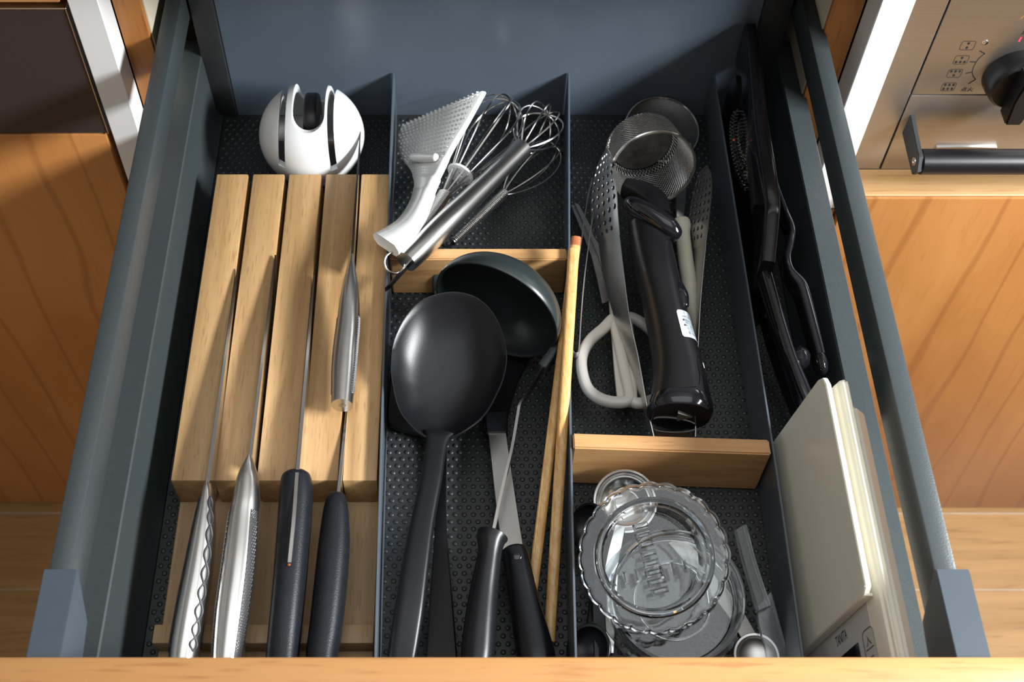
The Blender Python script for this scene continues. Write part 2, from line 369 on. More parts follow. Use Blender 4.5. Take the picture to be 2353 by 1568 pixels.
# knob
kc = aty(2331, 168, YO)
kb = mk('knob', lathe([(0.0290, 0.0), (0.0285, 0.008), (0.0268, 0.018), (0.024, 0.021), (0.0, 0.0212)], kc, (0, -1, 0), 56), 'black_plastic', ov)
gp = [V(-0.0075, 0, 0.028), V(0.0075, 0, 0.028), V(0.010, 0, 0.0), V(0.0075, 0, -0.030), V(-0.0075, 0, -0.030), V(-0.010, 0, 0.0)]
mk('grip', extr([kc + q + V(0, -0.018, 0) for q in gp], V(0, -0.020, 0), 0.002), 'black_plastic', kb)
mk('pointer_line', box(kc.x + 0.006, kc.x + 0.0085, kc.y - 0.0386, kc.y - 0.0379, kc.z - 0.012, kc.z + 0.02), 'white_gloss', kb)
mk('indicator_light', lathe([(0.0030, 0), (0.0026, 0.0015), (0.001, 0.0022), (0, 0.0022)], aty(2263, 96, YO), (0, -1, 0), 16), 'chrome', ov)
# printed scale: arc, ticks, flame symbols
UX, UZ, NY = V(1, 0, 0), V(0, 0, 1), V(0, -1, 0)
def strip2(p, q, w, y=YO - 0.0012):
    d = (q - p).normalized(); n = V(-d.z, 0, d.x) * (w / 2); return [p + n, p - n, q - n, q + n], [[0, 1, 2, 3]]
pr = []
OF = V(0, -0.0012, 0)
tick = [((2250, 115), (2263, 122)), ((2227, 140), (2241, 141)), ((2218, 167), (2233, 164)), ((2224, 191), (2241, 181))]
for a, b in tick: pr.append(strip2(aty(*a, YO) + OF, aty(*b, YO) + OF, 0.0009))
arc = [aty(x, y, YO) + OF for x, y in ((2262, 121), (2250, 131), (2242, 141), (2236, 153), (2233, 164), (2235, 173), (2241, 181))]
for a, b in zip(arc[:-1], arc[1:]): pr.append(strip2(a, b, 0.0008))
def drop(c, r, up):
    pts = [V(0, 0, 1.5 * r * up)] + [V(r * math.sin(a), 0, -r * math.cos(a) * up) for a in [2.2, 1.6, 1.0, 0.5, 0, -0.5, -1.0, -1.6, -2.2]]
    return [c + p for p in pts], [list(range(len(pts)))]
def rrect(c, w, h, r, lw):
    out, inn = [], []
    for k, (sx, sz) in enumerate(((1, 1), (-1, 1), (-1, -1), (1, -1))):
        for j in range(5):
            a = math.pi / 2 * (k + j / 4); e = V(math.cos(a), 0, math.sin(a))
            o = c + V(sx * (w / 2 - r), 0, sz * (h / 2 - r)); out.append(o + e * r); inn.append(o + e * (r - lw))
    n = len(out); return out + inn, [[i, (i + 1) % n, n + (i + 1) % n, n + i] for i in range(n)]
for (px, py), top, bot in (((2223, 103), [0], [0]), ((2208, 136), [0], [-1, 0, 1]), ((2193, 167), [-1, 0, 1], [0]), ((2179, 198), [-1, 0, 1], [-1, 0, 1])):
    c = aty(px, py, YO) + OF; sy_ = [rrect(c, 0.0128, 0.0105, 0.002, 0.0004)]
    for k in top: sy_.append(drop(c + V(k * 0.0038, 0, 0.0026), 0.00125, -1))
    for k in bot: sy_.append(drop(c + V(k * 0.0038, 0, -0.0026), 0.00125, 1))
    stuff(mk('flame_symbol', sy_, 'print_black', ov, smooth=0))
g = textgeo('点火', 0.0060); stuff(mk('lettering', place2d(g, aty(2205, 208, YO) + OF, UX, UZ), 'print_black', ov, smooth=0))
g = textgeo('止', 0.0085); stuff(mk('lettering', place2d(g, aty(2344, 76, YO) + OF, UX, UZ), 'print_black', ov, smooth=0))
stuff(mk('tick_scale', pr, 'print_black', ov, smooth=0))
mk('off_mark', strip2(aty(2340, 94, YO) + OF, aty(2346, 83, YO) + OF, 0.0018), 'print_red', ov, smooth=0)
g = textgeo('A', 0.020); lg = place2d(g, aty(2342, 41, YO) + OF, UX, UZ)
mk('maker_emblem', lg, 'chrome', ov, smooth=0)

# ------------------------------------------------------------------ the drawer
dw = thing('drawer', 'open dark grey metal kitchen drawer with cherry wood front', 'drawer', (0.025, 0.57, -0.03))
Y0, YB = 0.258, 0.889
mk('bottom', box(-0.262, 0.312, Y0, 0.905, -0.010, -0.0028), 'anthracite', dw)
mk('back_panel', box(-0.2300, 0.2780, YB, YB + 0.012, -0.0025, 0.205, 0.0008, 1), 'drawer_back', dw)
for x0, x1 in ((-0.2525, -0.2302), (0.2782, 0.3035)):
    mk('back_bracket', box(x0, x1, YB - 0.004, YB + 0.010, 0.0, 0.205, 0.0015), 'bracket_black', dw)
def side_profile(sg, xi):
    pts = [(0.0, 0.080), (0.0012, 0.0815), (0.0195, 0.0815), (0.0205, 0.0800), (0.0205, -0.026), (0.010, -0.026), (0.0, -0.004), (-0.0075, -0.003), (-0.0075, 0.0), (-0.0018, 0.0115)]
    return [V(xi + sg * a, Y0 + 0.002, z) for a, z in pts]
mk('drawer_side', extr(side_profile(-1, -0.2515), V(0, 0.905 - Y0, 0)), 'anthracite', dw, smooth=25)
mk('drawer_side', extr(side_profile(1, 0.3021), V(0, 0.905 - Y0, 0)), 'anthracite', dw, smooth=25)
for x0, x1 in ((-0.2695, -0.2545), (0.3066, 0.3212)):
    mk('gallery_rail', box(x0, x1, Y0 + 0.004, 0.96, 0.127, 0.16, 0.0012, 2), 'anthracite', dw)
def front_bracket(xa, xb):
    poly = [V(xa, 0.3195, 0.1655), V(xa, 0.3195, 0.160), V(xa, 0.300, 0.124), V(xa, Y0 + 0.001, 0.118), V(xa, Y0 + 0.001, 0.1655)]
    return extr(poly, V(xb - xa, 0, 0), 0.0006)
mk('rail_bracket', front_bracket(-0.2708, -0.2496), 'bracket_blue', dw)
mk('rail_bracket', front_bracket(0.3052, 0.3268), 'bracket_blue', dw)
mk('front_panel', box(-0.34, 0.385, 0.2345, 0.2575, -0.16, 0.176, 0.0015), 'cherry_front', dw)
mk('front_lining', box(-0.272, 0.325, 0.2576, 0.2600, -0.03, 0.12), 'anthracite', dw)

# dotted rubber liner
ln = thing('drawer_liner', 'dark grey rubber liner with raised dots covering the drawer bottom', 'liner', (0.025, 0.57, -0.003))
mk('sheet', box(-0.2435, 0.2940, 0.262, 0.8885, -0.0027, 0.0, 0.0006, 1), 'mat', ln)
dv, df = [], []
sx, sy, R = 0.0074, 0.0064, 0.0023
r_ = 0; y = 0.266
while y < 0.885:
    x = -0.2395 + (sx / 2 if r_ % 2 else 0)
    while x < 0.291:
        b = len(dv)
        for q, h in ((R, 0.0), (R * 0.85, 0.0007), (R * 0.45, 0.00105)):
            for j in range(8): dv.append((x + q * math.cos(j * math.pi / 4), y + q * math.sin(j * math.pi / 4), h))
        for k in (0, 8):
            for j in range(8): df.append([b + k + j, b + k + (j + 1) % 8, b + k + 8 + (j + 1) % 8, b + k + 8 + j])
        df.append([b + 16 + j for j in range(8)]); x += sx
    y += sy; r_ += 1
stuff(mk('raised_dots', (dv, df), 'mat', ln, smooth=60))

# steel dividers
def divider(pts, label):
    c = spl([V(a, b, 0) for a, b in pts], 8); rings = []
    for p in c:
        rings.append([p + V(-0.0010, 0, 0.0012), p + V(0.0010, 0, 0.0012), p + V(0.0010, 0, 0.0572), p + V(0.0006, 0, 0.058), p + V(-0.0006, 0, 0.058), p + V(-0.0010, 0, 0.0572)])
    tag(mk('drawer_divider', skin(rings), 'divider_steel', smooth=25), label, 'divider', 'steel dividers of the drawer')
divider([(-0.0682, 0.8875), (-0.0652, 0.5206), (-0.0618, 0.264)], 'grey steel divider between the knife block and the ladles')
divider([(0.1037, 0.8875), (0.0868, 0.5206), (0.0790, 0.264)], 'grey steel divider between the chopsticks and the scissors')
divider([(0.2458, 0.8875), (0.2442, 0.476), (0.2402, 0.264)], 'grey steel divider beside the cream kitchen scale')

# wooden cross pieces
def cross(p0, p1, th, z, label):
    p0, p1 = V(*p0, 0.0013), V(*p1, 0.0013); d = V(0, th, 0)
    poly = [p0, p1, p1 + d, p0 + d]
    tag(mk('cross_divider', extr(poly, V(0, 0, z - 0.0013), 0.0012), 'oak_cross'), label, 'divider', 'oak cross dividers')
cross((-0.0642, 0.661), (0.0918, 0.661), 0.0125, 0.052, 'oak cross divider right behind the black ladle')
cross((0.0866, 0.4668), (0.2410, 0.4610), 0.0135, 0.061, 'oak cross divider behind the clear plastic jars')

# ------------------------------------------------------------------ knife block
ZB = 0.050; YF, YK = 0.4437, 0.7628; X0 = -0.2282
kb_ = thing('knife_block', 'oak in-drawer knife block of five slats with front rest', 'knife block', (-0.148, 0.53, 0.001))
SLAT = [(-.2285, -.1993), (-.1948, -.1656), (-.1614, -.1316), (-.1272, -.0979), (-.0942, -.0672)]
for i in range(5):
    xa, xb = SLAT[i]
    mk('slat', box(xa, xb, YF, YK, 0.0125, ZB, 0.0011), 'oak', kb_)
mk('base_board', box(-.2285, -.0672, 0.300, YK, 0.0012, 0.0124, 0.0008, 1), 'oak_base', kb_)
mk('front_rest', box(at(355, 1430, 0.03).x, -0.0660, 0.3195, 0.3345, 0.0126, 0.030, 0.0015), 'oak_base', kb_)

def blade(p0, p1, th, depth0, name='blade', tipc=0.5, mat='steel_bright', parent=None, n=14):
    """vertical blade: spine from p0 (heel) to p1 (tip); cutting edge below"""
    p0, p1 = Vector(p0), Vector(p1); d = (p1 - p0); hd = V(d.x, d.y, 0).normalized(); sd = V(hd.y, -hd.x, 0); rings = []
    for i in range(n + 1):
        t = i / n; p = p0 + d * t; w = th / 2 * (1 - 0.55 * t ** 2)
        q = max(0.0012, depth0 * (1 - max(0, (t - tipc) / (1 - tipc)) ** 1.8))
        sp = p - V(0, 0, 0.0)
        rings.append([sp + sd * w, sp - sd * w, sp - sd * w * 0.9 - V(0, 0, q * 0.5), sp - V(0, 0, q), sp + sd * w * 0.9 - V(0, 0, q * 0.5)])
    return mk(name, skin(rings), mat, parent, smooth=20)

# knife 1: steel handle with black wave lines
p = at(477, 1108, 0.066)
kn = thing('knife', 'steel knife with black looped lines along its handle, leftmost in block', 'knife', (p.x, p.y - 0.06, 0.03), 'knives in the block')
h = Sweep([st(477, 1104, 0.066, 3.4, 0.005), st(477, 1130, 0.063, 12, 0.009), st(472, 1200, 0.059, 24, 0.0125), st(459, 1300, 0.055, 32, 0.0135), st(442, 1400, 0.051, 35.5, 0.014), st(427, 1490, 0.047, 36, 0.014), st(419, 1545, 0.046, 33, 0.0135)], n=28, round1=0.004)
hh = mk('handle', h.geo(), 'steel', kn)
for sgn, (aa, bb) in ((1, (0.55, 1.10)), (-1, (2.45, 2.95))):
    for ph in (0, math.pi):
        pts = [h.pt(0.20 + 0.58 * i / 150, (aa + bb) / 2 + (bb - aa) * 0.42 * math.sin(2 * math.pi * 9 * i / 300 + ph) , 0.0001) for i in range(151)]
        mk('wave_groove', wire(pts, 0.0010, 5), 'print_black', hh)
blade(at(477, 1110, 0.069), at(546, 617, 0.052), 0.0026, 0.036, parent=kn)

# knife 2: steel handle with stud pattern
def stud_patch(h, t0, t1, a0, a1, nt, na, parent):
    mk('grip_strip', h.patch(t0, t1, a0, a1, 0.00015, 24, 8), 'print_black', parent)
    vv, ff = [], []
    for i in range(nt):
        for j in range(na):
            if (i + j) % 2: continue
            t = t0 + (t1 - t0) * (i + .5) / nt; a = a0 + (a1 - a0) * (j + .5) / na
            e = (t1 - t0) / nt * 0.46; ea = (a1 - a0) / na * 0.46; b = len(vv)
            vv += [h.pt(t - e, a, 0.0002), h.pt(t, a + ea, 0.0002), h.pt(t + e, a, 0.0002), h.pt(t, a - ea, 0.0002), h.pt(t, a, 0.0008)]
            ff += [[b, b + 1, b + 4], [b + 1, b + 2, b + 4], [b + 2, b + 3, b + 4], [b + 3, b, b + 4]]
    stuff(mk('grip_studs', (vv, ff), 'steel', parent, smooth=0))
p = at(560, 1200, 0.05)
kn = thing('knife', 'large steel knife with studded grip strip, second from left in block', 'knife', (p.x, p.y, 0.03), 'knives in the block')
h = Sweep([st(575, 1046, 0.071, 3.4, 0.005), st(571, 1075, 0.068, 17, 0.008), st(569, 1105, 0.066, 26, 0.0105), st(566, 1150, 0.063, 32, 0.0125), st(560, 1200, 0.060, 36, 0.0135), st(550, 1300, 0.056, 40, 0.0145), st(537, 1400, 0.052, 41, 0.0145), st(526, 1490, 0.048, 37.5, 0.0135), st(521, 1535, 0.047, 34, 0.0125)], n=28, round1=0.003)
hh = mk('handle', h.geo(), 'steel', kn)
stud_patch(h, 0.42, 0.90, 0.40, 0.98, 64, 8, hh); stud_patch(h, 0.42, 0.90, 2.62, 3.1, 64, 8, hh)
blade(at(575, 1052, 0.073), at(633, 586, 0.053), 0.0026, 0.04, parent=kn)

# knife 3: wide black handle with full tang
p = at(681, 1150, 0.05)
kn = thing('knife', 'knife with wide black handle and steel tang, third from left in block', 'knife', (p.x, p.y, 0.03), 'knives in the block')
h = Sweep([st(681, 1104, 0.058, 35, 0.014), st(680, 1150, 0.057, 38.5, 0.015), st(669, 1300, 0.053, 38.5, 0.0155), st(660, 1400, 0.050, 38, 0.0155), st(651, 1490, 0.047, 38, 0.015), st(646, 1545, 0.046, 37, 0.0145)], n=26, round0=0.0075, round1=0.006, power=2.4)
hh = mk('handle', h.geo(), 'handle_blue', kn)
tg = [at(682.5, 1086, 0.0722), at(675, 1190, 0.0730), at(665, 1293, 0.0700)]
tp = spl(tg, 6)
mk('tang', skin([[q + V(-0.0013, 0, 0), q + V(0.0013, 0, 0), q + V(0.0013, 0, -0.012), q + V(-0.0013, 0, -0.012)] for q in tp]), 'steel_dull', kn)
mk('rust_spot', lathe([(0.0009, 0), (0.0012, 0.0005), (0.0004, 0.0009)], at(664.5, 1299, 0.0688), (0, 0, 1), 7), 'rust', hh)
blade(at(683, 1090, 0.0708), at(722, 632, 0.053), 0.0028, 0.04, parent=kn)

# knife 4: slim dark handle
p = at(768, 1250, 0.05)
kn = thing('knife', 'knife with slim dark grey handle, nearest the steel divider in block', 'knife', (p.x, p.y, 0.03), 'knives in the block')
h = Sweep([st(774, 1146, 0.052, 22, 0.010), st(772, 1175, 0.052, 29, 0.0125), st(768, 1250, 0.050, 36, 0.0145), st(759, 1350, 0.048, 38, 0.015), st(748, 1450, 0.046, 38, 0.015), st(741, 1495, 0.046, 37, 0.0145), st(737, 1540, 0.046, 35, 0.014)], n=26, round0=0.003, round1=0.005, power=2.3)
mk('handle', h.geo(), 'handle_blue', kn)
blade(at(777, 1142, 0.058), at(800, 905, 0.048), 0.0026, 0.034, parent=kn)

# knife 5: short steel knife lying the other way round on top
p = at(797, 780, 0.07)
kn = thing('knife', 'short steel knife lying across the top of the block, tip towards white sharpener', 'knife', (p.x, p.y, 0.052), 'knives in the block')
h = Sweep([st(809, 588, 0.077, 4, 0.004), st(807, 622, 0.076, 11, 0.0065), st(805, 660, 0.075, 19, 0.0085), st(803, 700, 0.074, 24, 0.010), st(800, 750, 0.073, 27, 0.011), st(795, 800, 0.072, 28.5, 0.0115), st(791, 850, 0.071, 28.5, 0.0115), st(788, 900, 0.070, 26.5, 0.011), st(786, 932, 0.0695, 25, 0.0105)], n=26)
hh = mk('handle', h.geo(), 'steel', kn)
stud_patch(h, 0.46, 0.90, 0.15, 0.55, 64, 7, hh); stud_patch(h, 0.46, 0.90, 2.85, 3.2, 64, 6, hh)
e = h.P[-1]; mk('end_hole', lathe([(0.003, 0), (0.0022, 0.0003), (0.0, 0.0001)], e + V(0, -0.0001, 0), (0, -1, 0), 14), 'steel_dull', hh)
blade(at(809, 592, 0.0795), at(828, 302, 0.060), 0.0022, 0.022, parent=kn)

# ------------------------------------------------------------------ knife sharpener
sp = at(716, 305, 0.050); sp.z = 0
def boolean(o, cutters):
    for c in cutters:
        md = o.modifiers.new('b', 'BOOLEAN'); md.operation = 'DIFFERENCE'; md.object = c; md.solver = 'EXACT'
    dg = bpy.context.evaluated_depsgraph_get(); dg.update(); me = bpy.data.meshes.new_from_object(o.evaluated_get(dg))
    o.modifiers.clear(); old = o.data; o.data = me; bpy.data.meshes.remove(old)
    for c in cutters: bpy.data.objects.remove(c)
    me.shade_smooth(); me.set_sharp_from_angle(angle=math.radians(30))
t = thing('knife_sharpener', 'round white plastic knife sharpener behind the knife block', 'sharpener', (sp.x, sp.y, 0))
RS = 0.0500
prof = [(0.0, 0.0006), (0.022, 0.0006), (0.025, 0.002)]
for i in range(1, 30):
    a = -math.radians(58) + math.radians(148) * i / 30; prof.append((RS * math.cos(a) * (1.0 if a > 0 else 1 - 0.05 * math.sin(-a)), 0.0455 + RS * math.sin(a) * (1.0 if a < 0 else 1.02)))
prof += [(0.0, 0.0455 + RS * 1.02)]
inner = [(max(0, r - 0.006), 0.006 + (z - 0.0006) * 0.88) for r, z in prof]
shell = mk('shell', lathe(prof + inner[::-1], sp, n=64, cap=False), 'white_gloss', t)
def slot(x, w, z0, ang):
    poly = [V(-w / 2, 0, z0), V(w / 2, 0, z0), V(w / 2 , 0, 0.13), V(-w / 2 , 0, 0.13)]
    R_ = Matrix.Rotation(ang, 3, 'Y')
    return mk('cut', extr([sp + V(x, -0.08, 0) + (R_ @ (q - V(0, 0, 0.05))) + V(0, 0, 0.05) for q in poly], V(0, 0.16, 0)), 'white_gloss', smooth=0)
def chan(w, zc):
    pts = [V(w * math.cos(a), 0, zc + w * math.sin(a)) for a in [math.pi + math.pi * i / 14 for i in range(15)]]
    pts += [V(w * 1.02, 0, 0.16), V(-w * 1.02, 0, 0.16)]
    return mk('cut', extr([sp + V(0.002, -0.08, 0) + q for q in pts], V(0, 0.16, -0.078)), 'white_gloss', smooth=0)
boolean(shell, [slot(-0.0245, 0.0066, 0.050, 0.06), slot(0.0235, 0.0066, 0.046, -0.05), chan(0.0150, 0.1215)])
mk('grinding_wheel', lathe([(0.0, -0.006), (0.028, -0.006), (0.029, -0.004), (0.029, 0.004), (0.028, 0.006), (0, 0.006)], sp + V(0.002, 0.004, 0.058), (1, 0, 0), 40), 'black_plastic', t)
mk('core', box(sp.x - 0.034, sp.x + 0.034, sp.y - 0.018, sp.y + 0.018, 0.008, 0.058, 0.004), 'steel_dull', t)

# ------------------------------------------------------------------ white grater
def q3(L): return [at(*a) for a in L]
Lg = q3([(922, 296, .030), (914, 328, .024), (926, 366, .030), (948, 395, .036), (960, 425, .044), (957, 456, .050), (940, 490, .056), (908, 520, .064), (858, 543, .070)])
Rg = q3([(1116, 212, .085), (1078, 280, .083), (1042, 340, .081), (1014, 394, .079), (996, 428, .078), (983, 462, .078), (970, 500, .078), (953, 540, .078), (916, 582, .077)])
p = (Lg[3] + Rg[3]) / 2
t = thing('grater', 'white ceramic grater with studded face leaning among the whisks', 'grater', (p.x, p.y, 0.02))
gb = mk('body', band(Lg, Rg, [0.006, 0.006, 0.0065, 0.008, 0.011, 0.013, 0.014, 0.014, 0.013], k=6, edge=0.7), 'ceramic', t, smooth=60)
Ls, Rs = spl(Lg, 6), spl(Rg, 6); vv, ff = [], []
for i in range(0, 19):
    i_ = i * 1.1; a0 = int(i_); w = i_ - a0
    l = Ls[a0] * (1 - w) + Ls[a0 + 1] * w; r = Rs[a0] * (1 - w) + Rs[a0 + 1] * w
    tdir = ((Ls[a0 + 1] + Rs[a0 + 1]) - (Ls[a0] + Rs[a0])).normalized(); wd = (r - l); nn = tdir.cross(wd.normalized()).normalized()
    if nn.z < 0: nn = -nn
    cnt = max(3, int(wd.length / 0.0048))
    for j in range(1, cnt):
        c = l + wd * ((j + (0.5 if i % 2 else 0)) / (cnt + 0.5)) + nn * 0.0030; b = len(vv); rr = 0.0016; u = wd.normalized()
        vv += [c + (u * math.cos(q) + tdir * math.sin(q)) * rr for q in (0, 1.05, 2.1, 3.14, 4.19, 5.24)] + [c + nn * 0.0021]
        ff += [[b + q, b + (q + 1) % 6, b + 6] for q in range(6)]
stuff(mk('grating_studs', (vv, ff), 'ceramic', gb, smooth=60))
mk('finger_stop', Sweep([(at(948, 362, .054), 0.0035, 0.004), (at(972, 362, .064), 0.0045, 0.0045), (at(1000, 362, .078), 0.0035, 0.004)], n=14, up=V(0.2, 0.6, 0.7), round0=0.003, round1=0.003).geo(), 'ceramic', gb)

# ------------------------------------------------------------------ whisks
def loop_wires(base, ax, L, R, n, r, parent, neck=0.25, mat='steel_bright', flat=1.0, tw=0.0):
    a, b, w = frame(ax)
    for k in range(n):
        th = math.pi * k / n + tw; e = a * math.cos(th) + b * math.sin(th) * flat; pts = []
        for i in range(49):
            f = 2 * math.pi * i / 48; sg = 1 if f <= math.pi else -1; f = f if f <= math.pi else 2 * math.pi - f
            pts.append(base + w * (L * (1 - math.cos(f)) / 2) + e * (sg * (0.002 + R * math.sin(f) * math.sin(f / 2) ** 0.8 * 1.1)))
        mk('wire', wire(pts, r, 6), mat, parent)
def ring_geo(c, n_, R, r, seg=32, m=8, a0=0, a1=2 * math.pi):
    a, b, w = frame(n_); full = abs(a1 - a0 - 2 * math.pi) < 1e-6
    pts = [c + (a * math.cos(a0 + (a1 - a0) * i / seg) + b * math.sin(a0 + (a1 - a0) * i / seg)) * R for i in range(seg if full else seg + 1)]
    return wire(pts, r, m, closed=full)
def coil_geo(p0, p1, R0, R1, turns, r, m=6):
    ax = (p1 - p0); a, b, w = frame(ax); n = turns * 12
    return wire([p0 + ax * (i / n) + (a * math.cos(2 * math.pi * i / 12) + b * math.sin(2 * math.pi * i / 12)) * (R0 + (R1 - R0) * i / n) for i in range(n + 1)], r, m)

# large whisk with smooth steel handle
p0, p1 = at(934, 602, .068), at(1200, 340, .052)
t = thing('whisk', 'large balloon whisk with thick smooth steel handle', 'whisk', (p1.x, p1.y, 0.0), 'whisks in the drawer')
ax = (p1 - p0).normalized()
h = Sweep([(p0, .0098, .0098), (p0.lerp(p1, .12), .0108, .0108), (p0.lerp(p1, .35), .0110, .0110), (p0.lerp(p1, .6), .0098, .0098), (p0.lerp(p1, .85), .0092, .0092), (p1, .0098, .0098)], n=28)
mk('handle', h.geo(), 'steel', t)
hp = [at(944, 598, .070), at(915, 630, .072), at(890, 658, .073)]
mk('hanging_strap', skin([[q + V(-.0020, -.0017, 0), q + V(.0020, .0017, 0), q + V(.0020, .0017, -.006), q + V(-.0020, -.0017, -.006)] for q in spl(hp, 4)]), 'steel_bright', t)
loop_wires(p1, ax + V(-0.05, 0.22, -0.10), 0.060, 0.024, 5, 0.0009, t, mat='steel_bright')

# coil-handled whisk with white disc
p0, p1 = at(926, 586, .062), at(1022, 448, .046)
t = thing('whisk', 'coil-handled whisk with white disc threaded on its wires', 'whisk', (p1.x, p1.y, 0.0), 'whisks in the drawer')
ax = (p1 - p0).normalized()
mk('coil_handle', [coil_geo(p0, p1, 0.0050, 0.0058, 46, 0.0011), lathe([(0.0046, 0), (0.0052, (p1 - p0).length)], p0, ax, 16)], 'steel', t)
mk('hanging_ring', ring_geo(at(907, 604, .066), V(.35, -.5, .8), 0.0092, 0.0011), 'steel_bright', t)
dc = at(1058, 400, .044); dax = ((dc - p1).normalized() + V(0, 0, .1)).normalized()
mk('disc', lathe([(0.003, -0.0012), (0.0128, -0.0012), (0.0136, 0), (0.0128, 0.0012), (0.003, 0.0012)], dc, dax, 32, cap=False, closed=True), 'white_gloss', t)
top = at(1172, 232, .052); wax = (top - dc); a, b, w = frame(wax)
for k in range(5):
    th = math.pi * k / 5 + .2; e = a * math.cos(th) + b * math.sin(th); pts = []
    for sg in (1, -1):
        half = [p1 + e * (.003 * sg), dc + e * (.0098 * sg), dc + wax * .30 + e * (.018 * sg), dc + wax * .62 + e * (.026 * sg), dc + wax * .88 + e * (.020 * sg)]
        pts = half if sg == 1 else pts + [top] + half[::-1]
    mk('wire', wire(spl(pts, 7), 0.0009, 6), 'steel_bright', t)

# small ribbed whisk
p0, p1 = at(1040, 556, .016), at(1160, 443, .018)
t = thing('whisk', 'small ribbed-handle whisk lying flat beneath the other whisks', 'whisk', (p1.x, p1.y, 0.0), 'whisks in the drawer')
mk('ribbed_handle', [coil_geo(p0, p1, 0.0038, 0.0042, 44, 0.0009), lathe([(0.0036, 0), (0.0040, (p1 - p0).length)], p0, p1 - p0, 14)], 'steel', t)
mk('end_loop', ring_geo(at(1027, 553, .014), V(.1, -.3, .9), 0.0058, 0.0016), 'gloss_black', t)
kp = at(1180, 422, .019); mk('collar', ring_geo(kp, p1 - p0, 0.004, 0.0008, 18), 'black_plastic', t)
loop_wires(p1, at(1270, 345, .022) - p1, (at(1285, 340, .024) - p1).length, 0.018, 3, 0.0007, t, mat='steel')

# ------------------------------------------------------------------ middle compartment: cooking tools
# black nylon spoon lying on top
Z7 = 0.064
ol = [(898.6, 841), (905.7, 784), (934, 727), (977, 688), (1041, 673), (1098.6, 688), (1141, 734), (1164, 806), (1159, 863), (1141, 909), (1113, 956), (1070, 991), (1034, 1009), (1003, 1014), (970, 1002), (941, 977), (916, 941), (902, 884)]
op = spl([at(x, y, .050 + (1014 - y) / 341 * .034) for x, y in ol], 4, True); cen = sum(op, V(0, 0, 0)) / len(op)
rings = []
for s_, dz in ((0.995, -.0016), (1.004, 0.0), (1.0, .0014), (0.985, .0012), (0.93, -.0030), (0.8, -.0100), (0.6, -.0165), (0.4, -.0195), (0.2, -.0208), (0.0004, -.0211)):
    rings.append([cen + (q - cen) * s_ + V(0, 0, dz) for q in op])
for s_, dz in ((0.0004, -.0236), (0.4, -.0220), (0.8, -.0126), (0.95, -.005)):
    rings.append([cen + (q - cen) * s_ + V(0, 0, dz) for q in op])
p = cen
t = thing('spoon', 'big black nylon cooking spoon with round bowl lying on the other tools', 'spoon', (p.x, p.y, 0.05))
mk('head', skin(rings, cap=False, closed=True), 'nylon', t, smooth=40)
h = Sweep([st(1008, 996, .048, 36, .0036), st(1003, 1020, .050, 25, .0046), st(991, 1100, .051, 25, .0055), st(971, 1200, .050, 27.5, .006), st(955, 1300, .048, 31.5, .0065), st(941, 1400, .045, 34, .0065), st(927, 1490, .040, 34, .0062), st(921, 1525, .038, 32, .0055)], n=24, power=3.2, round1=0.005)
mk('handle', h.geo(), 'nylon', t)

# flat black turner underneath
t = thing('turner', 'flat black turner half hidden under the big black spoon', 'turner', (0.0, 0.5, 0.004))
Lt = q3([(905, 790, .012), (896, 880, .010), (890, 960, .009), (906, 985, .009), (985, 1010, .010), (1003, 1060, .011), (1000, 1200, .013), (989, 1350, .014), (979, 1500, .015), (977, 1530, .015)])
Rt = q3([(1075, 790, .012), (1085, 880, .010), (1080, 950, .009), (1060, 985, .009), (1030, 1010, .010), (1026, 1060, .011), (1026, 1200, .013), (1038, 1350, .014), (1050, 1500, .015), (1052, 1530, .015)])
mk('blade_and_handle', band(Lt, Rt, 0.005, k=4), 'nylon', t, smooth=40)

# ladle on its side
n_ = V(-.456, -.893, .03).normalized(); lc = at(1140, 715, .0665); R_, D_ = .0572, .040
t = thing('ladle', 'large black nylon ladle lying on its side, bowl facing left', 'ladle', (lc.x, lc.y, 0.0))
po = [(R_ * math.cos(a), -D_ * math.sin(a)) for a in [math.radians(90) * i / 16 for i in range(17)]]
pi_ = [((R_ - .0026) * math.cos(a), -(D_ - .0026) * math.sin(a)) for a in [math.radians(90) * i / 16 for i in range(17)]]
prof = [(max(r, .0003), h_) for r, h_ in po[::-1]] + [(R_ - .0007, .0009), (R_ - .0020, .0009)] + [(max(r, .0003), h_) for r, h_ in pi_]
mk('bowl', lathe(prof, lc, n_, 64, cap=True), 'nylon_green', t, smooth=50)
mk('clip', Sweep([st(1284, 772, .046, 5, .006), st(1277, 800, .044, 9, .0065), st(1262, 825, .042, 11, .0065), st(1245, 848, .041, 11, .006)], n=12, power=5).geo(), 'nylon_grey', t)
lp = [at(1246, 842, .044), at(1222, 885, .046), at(1196, 925, .048), at(1190, 950, .049), at(1176, 1030, .051), at(1150, 1140, .052), at(1131, 1232, .052)]
mk('shaft', skin([[q + V(-.0012, -.0004, 0), q + V(.0012, .0004, 0), q + V(.0012, .0004, -.009), q + V(-.0012, -.0004, -.009)] for q in spl(lp, 4)]), 'steel_bright', t)
h = Sweep([st(1132, 1230, .048, 37, .0115), st(1129, 1240, .048, 34, .0110), st(1126, 1265, .047, 28, .0100), st(1121, 1300, .045, 29, .0105), st(1112, 1360, .042, 33, .0115), st(1104, 1430, .040, 37, .0120), st(1098, 1500, .038, 39, .0120), st(1095, 1530, .037, 37, .0115)], n=24, round0=.0018, round1=.006)
mk('handle', h.geo(), 'nylon', t)

